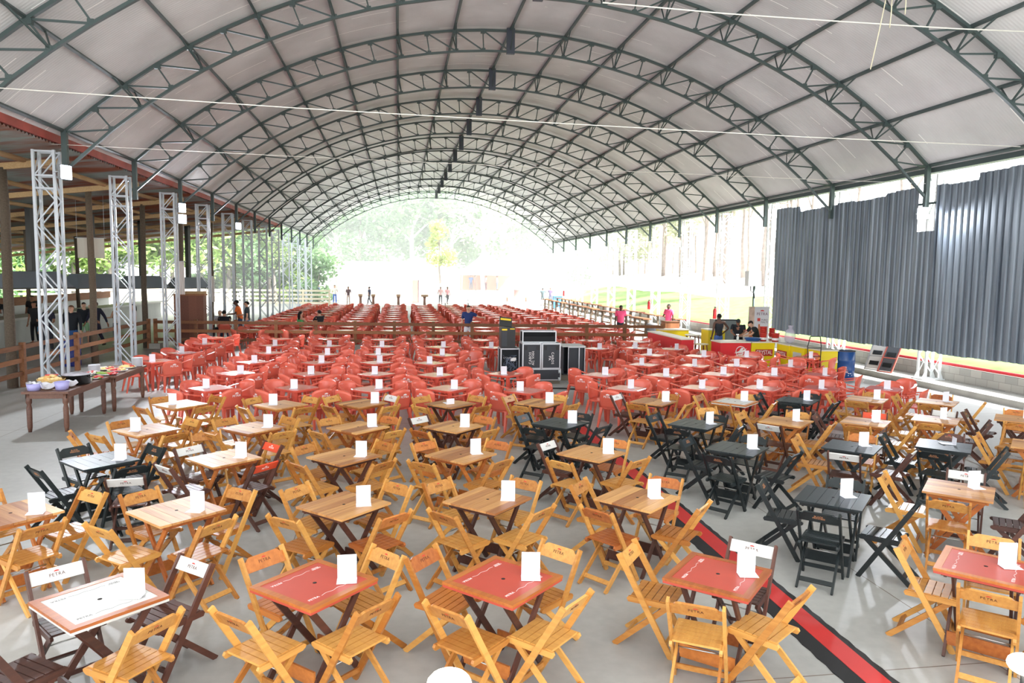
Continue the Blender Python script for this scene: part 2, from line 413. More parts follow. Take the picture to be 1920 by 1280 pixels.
# wires stretched across the hall
WIRE = mat('white cord', (225, 222, 214), .6)
for (a, b, r, lab) in ((aty(0, 165, 12), aty(1913, 275, 12), .008, 'long white cord stretched across the hall below the nearer arches'),
                       (aty(1130, 5, 12), aty(1990, 62, 12), .012, 'white rope stretched across the upper right under the roof'),
                       (aty(0, 265, 19.4), aty(1920, 351, 19.4), .007, 'thin pale cord tied between the first pair of columns')):
    mid = (a+b)/2-Vector((0, 0, .05))
    thing('stretched_cord', MB().tube([a, (a+mid)/2-Vector((0, 0, .02)), mid, (b+mid)/2-Vector((0, 0, .02)), b], r, 5), WIRE, lab, 'cord')
for a, b, c, lab in (((1662, -6), (1648, 60), (1632, 130), 'longest loose string dangling from the roof at upper right'), ((1673, -6), (1671, 26), (1668, 52), 'middle loose string dangling beside the longest one'), ((1699, -6), (1698, 14), (1697, 27), 'shortest loose string dangling from the roof at upper right')):
    thing('dangling_string', MB().tube([aty(*a, 11), aty(*b, 11), aty(*c, 11)], .009, 5), mat('cream string', (214, 206, 180), .8), lab, 'string')

# ------------------------------------------------------------------ right side: kerb, block wall, pipe, corrugated screen
structure('trim_3', MB().b2((14.95, -10, -.1), (15.95, 75, .17)), mat('rough kerb concrete', (150, 148, 142), .9, noise=2, var=.15), 'low concrete kerb along the right edge of the floor')
def block_mat():
    M = bpy.data.materials.new('concrete block wall'); M.use_nodes = True; nt = M.node_tree; L = nt.links; b = nt.nodes['Principled BSDF']
    tc = nt.nodes.new('ShaderNodeTexCoord'); sx = nt.nodes.new('ShaderNodeSeparateXYZ'); L.new(tc.outputs['Object'], sx.inputs[0])
    cb = nt.nodes.new('ShaderNodeCombineXYZ'); L.new(sx.outputs[1], cb.inputs[0]); L.new(sx.outputs[2], cb.inputs[1])
    br = nt.nodes.new('ShaderNodeTexBrick'); br.inputs['Scale'].default_value = 1; br.inputs['Brick Width'].default_value = .4; br.inputs['Row Height'].default_value = .2
    br.inputs['Mortar Size'].default_value = .006; br.inputs['Color1'].default_value = (*lin((158, 156, 150)), 1); br.inputs['Color2'].default_value = (*lin((180, 176, 168)), 1); br.inputs['Mortar'].default_value = (*lin((138, 134, 128)), 1)
    L.new(cb.outputs[0], br.inputs['Vector']); L.new(br.outputs['Color'], b.inputs['Base Color']); b.inputs['Roughness'].default_value = .9
    return M
structure('wall_right', MB().b2((15.85, -10, .17), (16.02, 75, .60)), block_mat())
REDPIPE = mat('red painted pipe', (200, 40, 48), .45)
thing('pipe', MB().tube([(15.9, -8, .655), (15.9, 62, .655)], .045, 10), REDPIPE, 'long red pipe lying on the low block wall', 'pipe')

def screen(name, ya, yb, zb, zt, x, lab, col, steps=()):
    """trapezoid ribbed sheet standing along y, ragged foot"""
    m_ = MB(); pitch = .235; n = int(abs(yb-ya)/pitch)
    prof = [(0, 0), (.10, 0), (.125, .05), (.19, .05), (.215, 0)]
    pts = []
    for i in range(n):
        for dy, dx in prof: pts.append((ya+i*pitch+dy, dx))
    pts.append((yb, 0))
    rnd = random.Random(3)
    for side in (0, .012):
        for i, (y, dx) in enumerate(pts):
            pan = int((y-ya)/1.05); j = (pan*37 % 5)*.012
            top = zt
            for s0, s1, zz in steps:
                if s0 <= y < s1: top = zz
            m_.v.append((x+dx+side, y, zb-j)); m_.v.append((x+dx+side, y, top-j))
    k = len(pts)
    for i in range(k-1):
        a = 2*i; m_.f.append((a, a+2, a+3, a+1)); m_.f.append((2*k+a, 2*k+a+1, 2*k+a+3, 2*k+a+2))
        m_.f.append((a+1, a+3, 2*k+a+3, 2*k+a+1)); m_.mi += [0]*3; m_.sm += [False]*3
    o = thing(name, m_, col, lab, 'corrugated screen', group='corrugated metal screens'); return o
def sheetmat():
    M = bpy.data.materials.new('dark weathered ribbed metal'); M.use_nodes = True; nt = M.node_tree; L = nt.links; b = nt.nodes['Principled BSDF']
    tc = nt.nodes.new('ShaderNodeTexCoord'); mp = nt.nodes.new('ShaderNodeMapping'); mp.inputs['Scale'].default_value = (1, 3.2, .12); L.new(tc.outputs['Object'], mp.inputs['Vector'])
    n = nt.nodes.new('ShaderNodeTexNoise'); n.inputs['Scale'].default_value = 1.6; n.inputs['Detail'].default_value = 7; L.new(mp.outputs[0], n.inputs['Vector'])
    r = nt.nodes.new('ShaderNodeValToRGB'); r.color_ramp.elements[0].position = .3; r.color_ramp.elements[1].position = .75
    r.color_ramp.elements[0].color = (*lin((72, 82, 94)), 1); r.color_ramp.elements[1].color = (*lin((142, 152, 162)), 1)
    L.new(n.outputs['Fac'], r.inputs['Fac']); L.new(r.outputs['Color'], b.inputs['Base Color']); b.inputs['Roughness'].default_value = .42; b.inputs['Metallic'].default_value = .35
    return M
SHEET = sheetmat()
SX = XR+.09
screen('corrugated_screen', 23.9, 28.1, .98, 5.75, SX, 'dark corrugated metal screen panel farthest from the viewer, beside the drink counters', SHEET, ((23.0, 26.4, 5.66), (26.4, 29, 5.86)))
screen('corrugated_screen', 19.84, 23.9, 1.0, 5.78, SX, 'dark corrugated metal screen panel between two white columns, behind the blue barrel', SHEET, ((19, 21.3, 5.80), (21.3, 24.7, 5.72)))
screen('corrugated_screen', 19.1, 19.84, 1.02, 4.5, SX, 'short narrow corrugated sheet below the gap with the lit floodlight', SHEET)
screen('corrugated_screen', 5.0, 19.1, 1.05, 5.95, SX, 'large dark corrugated metal screen panel nearest the right picture edge', SHEET, ((17.6, 19.6, 5.80),))
for zz in (1.5, 3.4, 5.3):
    structure('trim_4', MB().b2((SX+.064, 5, zz-.03), (SX+.088, 28.0, zz+.03)), GREENSTEEL)

# floodlights on the columns
def make_flood(lit=True):
    t = empty('floodlight'); tag(t, 'x', 'floodlight', 'floodlights on the columns')
    MB().box((0, 0, 0), (.30, .10, .34)).build('housing', mat('grey lamp housing', (130, 134, 138), .5), t)
    MB().box((0, -.056, 0), (.26, .012, .30)).build('lens', mat('lit floodlight glass', (235, 240, 255), .3, emit=30), t)
    br = MB().bar((-.17, 0, 0), (-.17, .14, .0), .03, .02); br.bar((.17, 0, 0), (.17, .14, 0), .03, .02); br.bar((-.18, .14, 0), (.18, .14, 0), .03, .02); br.build('bracket', GALV, t)
    return t
PF = Proto(make_flood())
floods = [((XL+.08, 19.15, 5.35), radians(60), 'lit floodlight on the nearest left lattice column'), ((XL+.1, 28.6, 5.32), radians(50), 'upper lit floodlight on the third left lattice column'),
          ((XL+.1, 28.62, 4.92), radians(35), 'lower round lit floodlight on the third left lattice column'), ((XL+.1, 38.1, 5.25), radians(45), 'distant lit floodlight on the fifth left lattice column'),
          ((XR-.06, 19.42, 5.0), radians(-40), 'lit floodlight in the gap of the corrugated screen at right')]
for (x, y, z), rz, lab in floods:
    PF.place((x, y, z), rz, lab)
    l = bpy.data.lights.new('flood_lamp', 'SPOT'); l.energy = 500; l.spot_size = radians(120); l.shadow_soft_size = .15; l.color = (.88, .93, 1)
    lo = bpy.data.objects.new('flood_lamp', l); COL.objects.link(lo)
    d = Vector((sin(rz), -cos(rz), -.5)); lo.location = Vector((x, y, z))+d*.16; lo.rotation_euler = d.to_track_quat('-Z', 'Y').to_euler()

# ------------------------------------------------------------------ left lean-to: roof, beams, posts, counter, hoods
def leanmat():
    M = bpy.data.materials.new('rusty corrugated lean-to sheet'); M.use_nodes = True; nt = M.node_tree; L = nt.links; b = nt.nodes['Principled BSDF']
    tc = nt.nodes.new('ShaderNodeTexCoord'); mp = nt.nodes.new('ShaderNodeMapping'); mp.inputs['Scale'].default_value = (.25, .9, 1); L.new(tc.outputs['Object'], mp.inputs['Vector'])
    n = nt.nodes.new('ShaderNodeTexNoise'); n.inputs['Scale'].default_value = 1.3; n.inputs['Detail'].default_value = 4; L.new(mp.outputs[0], n.inputs['Vector'])
    r = nt.nodes.new('ShaderNodeValToRGB'); e = r.color_ramp.elements; e[0].position = .42; e[0].color = (*lin((156, 170, 168)), 1); e[1].position = .6; e[1].color = (*lin((150, 90, 68)), 1)
    L.new(n.outputs['Fac'], r.inputs['Fac']); L.new(r.outputs['Color'], b.inputs['Base Color']); b.inputs['Roughness'].default_value = .55; b.inputs['Metallic'].default_value = .2
    return M
LX0, LZ0, LX1, LZ1 = XL-.25, 6.06, -27.0, 3.80
LY0, LY1 = 6.0, 52.0
def lz(x): return LZ0+(LZ1-LZ0)*(LX0-x)/(LX0-LX1)
mb = MB(); pitch = .16; n = int((LY1-LY0)/(pitch/4)); row = []
for i in range(n+1):
    y = LY0+i*pitch/4; dz = .028*sin(2*pi*y/pitch)
    for x in (LX0, LX1): mb.v.append((x, y, lz(x)+dz))
for i in range(n+1):
    y = LY0+i*pitch/4; dz = .028*sin(2*pi*y/pitch)+.012
    for x in (LX0, LX1): mb.v.append((x, y, lz(x)+dz))
h2 = 2*(n+1)
for i in range(n):
    a = 2*i; mb.f += [(a, a+1, a+3, a+2), (h2+a, h2+a+2, h2+a+3, h2+a+1)]; mb.mi += [0, 0]; mb.sm += [True, True]
structure('ceiling_2', mb, leanmat(), 'rusty corrugated lean-to roof beside the hall')
bi = 0
for x in (-9.3, -11.2, -13.2, -15.4, -17.8, -20.5, -23.5):      # round beams along the lean-to
    for y in (8.5, 17.5, 26.5, 35.5, 44.5):
        o = MB().tube([(x, y-4.6, lz(x)-.14), (x+.05, y, lz(x)-.19), (x, y+4.6, lz(x)-.14)], .07, 7).build('roof_beam', BEAMWOOD)
        tag(o, 'rough pale timber beam under the rusty lean-to roof', 'beam', 'timber beams under the lean-to roof', 'structure')
for y in (12, 20.4, 25.5, 30.5, 35.5, 41, 46.5, 51.6):           # rafters across
    o = MB().bar((LX0-.1, y, lz(LX0)-.28), (LX1, y, lz(LX1)-.28), .12, .16).build('roof_rafter', BEAMWOOD)
    tag(o, 'rough timber rafter crossing under the lean-to roof', 'rafter', 'timber rafters under the lean-to roof', 'structure')
def post(x, y, r, lab, h=None):
    h = h or lz(x)-.3; rr = random.Random(int(y*10))
    pts = [(x+rr.uniform(-.03, .03), y+rr.uniform(-.03, .03), h*i/5) for i in range(6)]; pts[0] = (x, y, 0)
    thing('timber_post', MB().tube(pts, r, 9, r2=r*.85), POSTWOOD, lab, 'post', group='timber posts of the lean-to')
pl = ['nearest weathered timber post at the left picture edge, left of the first column', 'second weathered timber post, between the first and second grey columns', 'third weathered timber post, right of the second grey column', 'fourth weathered timber post under the lean-to, behind the brown cabinet', 'fifth weathered timber post under the lean-to', 'sixth weathered timber post under the lean-to']
for i, y in enumerate((20.4, 25.6, 30.5, 35.6, 41.0, 46.4)): post(-9.8, y, .125 if i == 0 else .11, pl[i])
j = 0
for y in (27.0, 32.5, 38, 43.5, 49):
    post(-17.4, y, .10, 'dark timber post beyond the kitchen counter, %s from the viewer' % ORD[j], lz(-17.4)-.1); j += 1
# counter
CNT = mat('pale plastered counter', (190, 192, 186), .8, noise=1.2, var=.08)
t = empty('kitchen_counter', label='long pale plastered kitchen counter under the lean-to', cat='counter')
MB().b2((-16.0, 24, 0), (-15.1, 50, .98)).build('base', CNT, t); MB().b2((-16.1, 23.9, .98), (-14.95, 50.1, 1.07)).build('worktop', mat('counter slab', (206, 206, 198), .5), t)
t = empty('kitchen_shelf', label='brown plank wall rail behind the kitchen counter', cat='shelf')
MB().b2((-18.2, 23, 1.25), (-18.1, 50, 1.65)).build('plank', RAILWOOD, t)
MB().b2((-18.25, 23, 0), (-18.2, 50, 1.25)).build('backing', mat('white washed back wall', (214, 216, 210), .8), t)
# hoods
def make_hood(dh):
    t = empty('range_hood'); tag(t, 'x', 'range hood', 'dark metal hoods over the kitchen counter')
    HM = mat('dark grey hood metal', (132, 142, 152), .4, .3)
    v = [(-1.35, -.55, 0), (1.35, -.55, 0), (1.35, .55, 0), (-1.35, .55, 0), (-1.0, -.2, .62), (1.0, -.2, .62), (1.0, .2, .62), (-1.0, .2, .62)]
    MB().add(v, [(0, 1, 5, 4), (1, 2, 6, 5), (2, 3, 7, 6), (3, 0, 4, 7), (4, 5, 6, 7), (3, 2, 1, 0)]).build('canopy', HM, t)
    MB().box((0, 0, .01), (2.74, 1.14, .05)).build('rim', BLACKPL, t)
    MB().b2((-.11, -.11, .6), (.11, .11, dh)).build('duct', BLACKPL, t)
    return t
for (px, y, lab) in ((62, 29.6, 'nearest dark metal range hood left of the first column'), (174, 34.5, 'second dark metal range hood, behind the second timber post'), (268, 39.5, 'third dark metal range hood, behind the third timber post'), (354, 44.5, 'fourth dark metal range hood above the brown cabinet')):
    p = aty(px, 540, y); Proto(make_hood(lz(p.x)-p.z-.03)).place((p.x, y, p.z), radians(68), lab)
# fences: three rails, posts
def fence(name, a, b, n, lab, zs=(.36, .70, 1.04), blocks=False):
    t = empty(name, (a[0], a[1], 0)); tag(t, lab, 'fence')
    d = Vector((b[0]-a[0], b[1]-a[1], 0))
    for z in zs: MB().bar((0, 0, z), (d.x, d.y, z), .045, .12).build('rail', RAILWOOD, t)
    for i in range(n+1):
        p = d*(i/n); MB().b2((p.x-.06, p.y-.06+.09, 0), (p.x+.06, p.y+.06+.09, 1.16)).build('fence_post', RAILWOOD, t)
        if blocks: MB().b2((p.x-.2, p.y-.1, 0), (p.x+.2, p.y+.28, .2)).build('base_block', CONCRETE_BLOCK, t)
    return t
fence('rail_fence', (-9.62, 14.0), (-9.62, 30.2), 5, 'brown three-rail timber fence along the lean-to side, left of the buffet')
fence('rail_fence', (-9.4, 30.3), (10.6, 28.4), 13, 'brown three-rail timber fence crossing the hall behind the near red tables', blocks=True)
# tall brown cabinet with crate on top
t = empty('cabinet', (-8.3, 31.2, 0), label='tall brown wooden cabinet seen from behind beside the third grey column', cat='cabinet')
b_ = MB().b2((-.56, -.25, .0), (.56, .25, 2.05)); b_.build('carcass', wood('reddish cabinet boards', (92, 54, 42), (132, 84, 64), .7, plank=.3), t)
MB().b2((-.6, -.28, 2.05), (.6, .28, 2.12)).build('cornice', RAILWOOD, t)
t = empty('wooden_tray', (-8.1, 31.1, 2.12), label='flat pale wooden tray on top of the tall brown cabinet', cat='tray')
MB().b2((-.35, -.2, 0), (.4, .2, .10)).build('tray_body', BEAMWOOD, t)
# cloth banners under the lean-to
CLOTH = mat('off white cloth', (206, 200, 188), .9)
def cloth(px0, py0, px1, py1, y, lab, mt=CLOTH, name='cloth_banner', cat='banner'):
    a, b = aty(px0, py0, y), aty(px1, py1, y); m_ = MB(); n = 14
    for i in range(n+1):
        for z in (a.z, b.z):
            x = a.x+(b.x-a.x)*i/n; m_.v.append((x, y+.05*sin(i*1.3)+(.02 if z == b.z else 0), z))
    for k in range(2*(n+1)): v = m_.v[k]; m_.v.append((v[0], v[1]+.01, v[2]))
    q = 2*(n+1)
    for i in range(n): e = 2*i; m_.f += [(e, e+2, e+3, e+1), (q+e, q+e+1, q+e+3, q+e+2)]; m_.mi += [0, 0]; m_.sm += [True, True]
    t = empty(name); tag(t, lab, cat); m_.build('fabric', mt, t)
    MB().tube([(a.x-.06, y, a.z+.01), (b.x+.06, y, a.z+.01)], .015, 6).build('hanging_rod', GALV, t)
    for x in (a.x, b.x): MB().tube([(x, y, a.z+.01), (x, y, lz(x)-.02 if x < XL else a.z+3)], .006, 5).build('hanging_cord', GALV, t)
cloth(144, 446, 197, 484, 29, 'off white cloth banner hanging beneath the lean-to between first two columns')
cloth(331, 490, 347, 552, 30.6, 'narrow white cloth strip hanging near the tall brown cabinet', mat('white cloth', (232, 226, 222), .9))
cloth(394, 518, 403, 566, 36, 'narrow white cloth strip behind the fourth grey column', mat('white cloth', (232, 226, 222), .9))

# ------------------------------------------------------------------ folding wooden chairs
def P_(y, z, x): return Vector((x, y, z))
LT, LF = (-.255, .80), (.215, 0.0)        # long leg: top of back -> front foot (y, z)
ST, SF = (.175, .425), (-.285, 0.0)       # short leg: under seat front -> rear foot
def on_leg(z): k = (LT[1]-z)/LT[1]; return LT[0]+(LF[0]-LT[0])*k
def make_chair(kind):
    fr, bk, seat, pr = {'h': (HONEY, HONEY, HONEY, BROWNPRINT), 'o': (HONEY, AMBER, AMBER, BROWNPRINT), 'b': (BLACKWOOD, BLACKWOOD, BLACKWOOD, GOLDPRINT),
                        'w': (DARKWOOD, WHITEBACK, DARKWOOD, BROWNPRINT), 'r': (DARKWOOD, REDBACK, DARKWOOD, WHITEPRINT), 'd': (DARKWOOD, DARKWOOD, DARKWOOD, GOLDPRINT),
                        'y': (HONEY, WHITEBACK, HONEY, BROWNPRINT)}[kind]
    t = empty('folding_chair'); tag(t, 'x', 'chair')
    up = Vector((0, LT[1], LF[0]-LT[0])).normalized()
    X0, X1 = .195, .165
    for s in (-1, 1):
        MB().bar(P_(*LT, s*X0), P_(*LF, s*X0), .022, .048, up=(0, LT[1], -(LT[0]-LF[0]))).build('leg', fr, t)
        MB().bar(P_(ST[0], ST[1], s*X1), P_(SF[0], SF[1], s*X1), .020, .045, up=(0, -ST[1], -(SF[0]-ST[0]))).build('leg', fr, t)
    # seat: side rails with rounded noses, six slats
    m_ = MB()
    for s in (-1, 1):
        m_.prism([(-.165, .405), (.21, .405), (.238, .42), (.242, .437), (.225, .45), (-.165, .45), (-.178, .43)], 'x', s*.178-.011, s*.178+.011)
    for i in range(6): y = -.150+i*.062; m_.b2((-.172, y, .440), (.172, y+.054, .456))
    m_.build('seat', seat, t)
    # crest board in the plane of the long legs
    d = (P_(*LT, 0)-P_(*LF, 0)).normalized(); nrm = Vector((0, -d.z, d.y)).normalized()   # nrm points to the rear
    top = P_(*LT, 0)-d*.012
    M = Matrix(((1, 0, 0), (0, d.y, nrm.y), (0, d.z, nrm.z)))
    if kind in 'wr': poly = [(-.184, -.11), (.184, -.11), (.184, -.005), (-.184, -.005)]
    else: poly = [(-.184, -.125), (.184, -.125), (.184, -.035), (.160, -.032), (.145, -.014), (.125, -.004), (-.125, -.004), (-.145, -.014), (-.160, -.032), (-.184, -.035)]
    m_ = MB(); k = len(poly)
    vs = [top+M @ Vector((x, y, z)) if False else top+Vector((x, 0, 0))+d*y+nrm*z for z in (-.009, .009) for x, y in poly]
    m_.add(vs, [tuple(range(k))[::-1], tuple(range(k, 2*k))]+[(i, (i+1) % k, k+(i+1) % k, k+i) for i in range(k)])
    back = m_.build('backrest', bk, t)
    lm = MB()
    for side in (1, -1):     # lettering on both faces of the board
        org = top+d*(-.062)+nrm*(side*.0098)
        Mx = Matrix.Translation(org) @ Matrix(((1 if side > 0 else -1, 0, 0, 0), (0, d.y, nrm.y*side, 0), (0, d.z, nrm.z*side, 0), (0, 0, 0, 1)))
        if kind == 'b': put_text(lm, 'BLACK\nPRINCESS', .028, Mx, .0006)
        else:
            put_text(lm, 'PETRA', .036, Mx, .0006, 1.1)
            lm.cur = 1; e = [(.020*cos(a), .024+.011*sin(a), .001) for a in [pi*i/8 for i in range(9)]]
            lm.add([Mx @ Vector(p) for p in e], [tuple(range(9))]); lm.cur = 0
    lm.build('logo', [pr, REDPRINT if kind != 'r' else WHITEPRINT], back)
    # stretchers: foot rails, metal rod
    for (yy, zz, xx) in ((on_leg(.10), .10, X0), ):
        MB().bar((-xx, yy, zz), (xx, yy, zz), .018, .04).build('stretcher', fr, t)
    kz = .075; yy = SF[0]+(ST[0]-SF[0])*kz/ST[1]
    MB().bar((-X1, yy, kz), (X1, yy, kz), .045, .018, up=(0, ST[1], SF[0]-ST[0])).build('stretcher', fr, t)
    z = .31; yy = on_leg(z)-.10
    y_s = SF[0]+(ST[0]-SF[0])*z/ST[1]
    MB().tube([(-X1, y_s, z), (X1, y_s, z)], .006, 6).build('rod', STEEL, t)
    return t
CH_ = {k: Proto(make_chair(k)) for k in 'hobwrdy'}
CNAME = {'h': 'honey', 'o': 'reddish-backed honey', 'b': 'black', 'w': 'dark white-backed', 'r': 'dark red-backed', 'd': 'dark brown', 'y': 'honey white-backed'}

# ------------------------------------------------------------------ folding wooden tables
TS, TZ = .335, .75
def make_table(kind):
    t = empty('folding_table'); tag(t, 'x', 'table')
    leg = {'n': AMBER, 'nd': DARKWOOD, 'k': BLACKWOOD, 'red': DARKWOOD, 'white': DARKWOOD}[kind]
    if kind in ('n', 'nd', 'k'):
        m_ = MB(); pw = 2*TS/6
        for i in range(6): m_.b2((-TS+i*pw+.0015, -TS, TZ-.022), (-TS+(i+1)*pw-.0015, TS, TZ))
        top = m_.build('tabletop', BLACKTOP if kind == 'k' else PLANKTOP, t)
        MB().lathe([(.0, 0), (.016, 0), (.016, .001), (0, .001)], (0, 0, TZ), 12, False).build('umbrella_hole', HOLE, top)
    else:
        m_ = MB(); w = .055
        m_.b2((-TS, -TS, TZ-.022), (TS, -TS+w, TZ)); m_.b2((-TS, TS-w, TZ-.022), (TS, TS, TZ))
        m_.b2((-TS, -TS+w, TZ-.022), (-TS+w, TS-w, TZ)); m_.b2((TS-w, -TS+w, TZ-.022), (TS, TS-w, TZ))
        top = m_.build('tabletop', AMBER, t)
        pan = MB().b2((-TS+w, -TS+w, TZ-.03), (TS-w, TS-w, TZ-.003)); pan.b2((-TS+.004, -TS+.004, TZ-.042), (TS-.004, TS-.004, TZ-.0225))
        pan = pan.build('inset_panel', REDPANEL if kind == 'red' else WHITEPANEL, top)
        MB().lathe([(.0, 0), (.016, 0), (.016, .001), (0, .001)], (0, 0, TZ-.003), 12, False).build('umbrella_hole', HOLE, top)
        pr = WHITEPRINT if kind == 'red' else mat('grey print', (120, 116, 118), .7)
        for s, body in ((1, 'PETRA'), (-1, 'PETRA')):
            lm = MB()
            for c in (1, -1):
                Mx = Matrix.Translation((s*.205, c*.19, TZ-.0028)) @ Matrix.Rotation(s*pi/2, 4, 'Z')
                put_text(lm, body if c > 0 else 'CERVEJA\nPETRA', .034 if c > 0 else .022, Mx, .0004)
            pts = [(s*(.205+.007*sin(i*1.15)), -.13+.021*i, TZ-.0025) for i in range(13)]
            for p, q in zip(pts, pts[1:]): lm.bar(p, q, .0022, .0008)
            lm.build('printed_lettering', pr, top)
    fr = MB()
    for s in (-1, 1):
        fr.b2((s*.25-.011, -.29, TZ-.07), (s*.25+.011, .29, TZ-.0225)); fr.b2((-.28, s*.285-.011, TZ-.06), (.28, s*.285+.011, TZ-.0225))
    fr.build('frame', leg, t)
    for s in (-1, 1):
        MB().bar((s*.225, -.25, TZ-.05), (s*.225, .27, 0), .022, .05, up=(0, 1, .7)).build('leg', leg, t)
        MB().bar((s*.198, .25, TZ-.05), (s*.198, -.27, 0), .022, .05, up=(0, -1, .7)).build('leg', leg, t)
    st = AMBER if kind == 'red' else leg
    MB().b2((-.22, .195, .09), (.22, .213, .20)).build('stretcher', st, t)
    MB().b2((-.2, -.213, .09), (.2, -.195, .20)).build('stretcher', st, t)
    return t
TB = {k: Proto(make_table(k)) for k in ('n', 'nd', 'k', 'red', 'white')}
TNAME = {'n': 'natural plank folding table', 'nd': 'natural plank folding table with dark legs', 'k': 'black folding table', 'red': 'red-topped folding table', 'white': 'white-topped folding table'}
# white menu stand
def make_card():
    m_ = MB(); m_.box((0, 0, .095), (.145, .004, .19), Matrix.Identity(3)); m_.b2((-.075, -.10, 0), (.075, .002, .004))
    o = m_.build('menu_stand', CARD); tag(o, 'x', 'menu stand', 'menu stands on the tables'); return o
PM = Proto(make_card())
def card(x, y, z, rz, lab, tilt=None): return PM.place((x, y, z), rz, lab, None, tilt)

# table rows of wood: (x, y, top, chairs NW NE SW SE, plank turn, card?)
WR = [
 [(-2.11, 5.43, 'white', 'wwdh', 1), (-.63, 5.53, 'red', 'ohhh', 1), (.80, 5.43, 'red', 'ohhh', 1), (2.51, 5.32, 'red', 'hwhh', 1), (4.80, 5.20, 'red', 'hhhh', 1)],
 [(-3.68, 7.50, 'n', 'hh-h', 0), (-2.15, 7.41, 'n', 'hhhh', 0), (-.55, 7.42, 'nd', 'hhho', 1), (.92, 7.43, 'nd', 'hhhh', 1), (2.51, 7.32, 'nd', 'hoohh', 1), (4.63, 7.10, 'k', 'bbbb', 1), (6.25, 7.22, 'n', 'hwhd', 0)],
 [(-3.63, 9.51, 'k', 'bbbb', 0), (-2.17, 9.48, 'n', 'wrwr', 0), (-.69, 9.42, 'nd', 'hhhh', 1), (.80, 9.37, 'n', 'oohh', 1), (2.53, 9.28, 'nd', 'wohh', 1), (4.61, 9.34, 'k', 'bbbb', 1), (6.30, 9.28, 'k', 'howw', 0), (7.69, 9.22, 'k', 'bdbb', 0), (9.10, 9.07, 'n', 'hhhh', 0)],
 [(-3.65, 11.29, 'n', 'hhhh', 0), (-2.16, 11.31, 'n', 'hhhh', 0), (-.61, 11.21, 'n', 'hohh', 1), (.83, 11.14, 'nd', 'wooh', 1), (2.54, 11.25, 'k', 'bbbb', 1), (4.71, 11.0, 'k', 'bbbb', 1), (6.31, 11.07, 'n', 'hhwh', 0), (7.63, 10.92, 'n', 'drhh', 0), (8.98, 11.0, 'n', 'hwhd', 0), (10.48, 10.91, 'nd', 'dohh', 0)],
 [(-3.78, 13.42, 'n', 'hhhh', 0), (-2.06, 13.24, 'n', 'hhhh', 0), (-.66, 13.3, 'n', 'hyhh', 1), (.92, 13.12, 'nd', 'hhhh', 1), (2.55, 13.11, 'nd', 'hhhh', 1), (4.74, 13.07, 'nd', 'whhh', 1), (6.31, 12.95, 'white', 'hhhh', 1), (7.60, 12.98, 'k', 'bbbb', 1), (9.07, 12.99, 'n', 'hhhh', 0), (10.28, 12.6, 'n', 'hohh', 0)],
]
ROWN = ['front wooden row', 'second wooden row', 'third wooden row', 'fourth wooden row', 'rearmost wooden row']
SIDES = [('far-left', -1, 1), ('far-right', 1, 1), ('near-left', -1, -1), ('near-right', 1, -1)]
rnd = random.Random(11)
ADJ = {   # nudges read off the photograph: (row, table, side) -> (outward metres, sideways metres, turn degrees)
 (0, 0, 2): (.08, .05, 10), (0, 0, 3): (.0, -.02, 12), (0, 3, 2): (.0, .05, 14), (0, 1, 2): (.02, .05, 4), (0, 1, 3): (-.02, -.03, 0), (0, 2, 2): (.0, .06, 0), (0, 2, 3): (-.04, -.05, 0),
 (0, 3, 3): (-.07, -.07, -8), (0, 4, 0): (-.10, -.03, 0), (0, 4, 2): (-.02, .06, 0),
}
for r, row in enumerate(WR):
    for i, (x, y, tk, chs, turn) in enumerate(row):
        where = '%s table from left, %s' % (ORD[i], ROWN[r])
        a = radians(45)+radians(rnd.uniform(-3, 3)); rz = a+(pi/2 if turn else 0)
        TB[tk].place((x, y, 0), rz, '%s, %s from left in the %s' % (TNAME[tk], ORD[i], ROWN[r]), 'wooden folding tables')
        # menu stand near the table's right-hand corner
        cx, cy = .21, .03
        if (r, i) == (2, 7): card(x+.2, y+.05, TZ+.002, radians(70), 'white menu stand fallen flat on %s' % where, (radians(-88), 0))
        elif (r, i) == (4, 3): card(x+.0, y-.08, TZ+.002, radians(20), 'menu stand lying face down on %s' % where, (radians(-88), 0))
        else:
            if i == 0 and r > 2 or (r, i) == (4, 1): cx, cy = -.12, -.02
            card(x+cx+rnd.uniform(-.03, .03), y+cy+rnd.uniform(-.04, .04), TZ, radians(rnd.uniform(-16, 12)), 'white menu stand on the %s' % where)
        for (sn, sx, sy), c in zip(SIDES, chs):
            if c == '-': continue
            o_, s_, t_ = ADJ.get((r, i, SIDES.index((sn, sx, sy))), (rnd.uniform(-.02, .06), rnd.uniform(-.05, .05), rnd.uniform(-9, 9)))
            d = Vector((sx, sy, 0)).normalized(); n = Vector((-d.y, d.x, 0)); p = Vector((x, y, 0))+d*(.49+o_)+n*s_
            CH_[c].place((p.x, p.y, 0), atan2(-d.y, -d.x)-pi/2+radians(t_), '%s folding chair, %s of %s' % (CNAME[c], sn, where), 'wooden folding chairs')
for x, y, rz, c, lab in ((-3.02, 8.72, 8, 'w', 'dark white-backed folding chair standing beside the black table in third wooden row'),
                         (-2.62, 10.62, 205, 'h', 'honey folding chair standing loose between third and fourth wooden rows at left'),
                         (-4.32, 11.0, -70, 'o', 'reddish-backed folding chair standing alone at the left end of fourth wooden row'),
                         (5.42, 11.9, 190, 'h', 'honey folding chair standing loose between two black tables of fourth wooden row'),
                         (8.1, 10.05, 20, 'h', 'honey folding chair standing loose beside the black table with the fallen menu'),
                         (9.75, 10.2, 120, 'h', 'honey folding chair standing loose toward the right end of fourth wooden row')):
    CH_[c].place((x, y, 0), radians(rz), lab, 'wooden folding chairs')

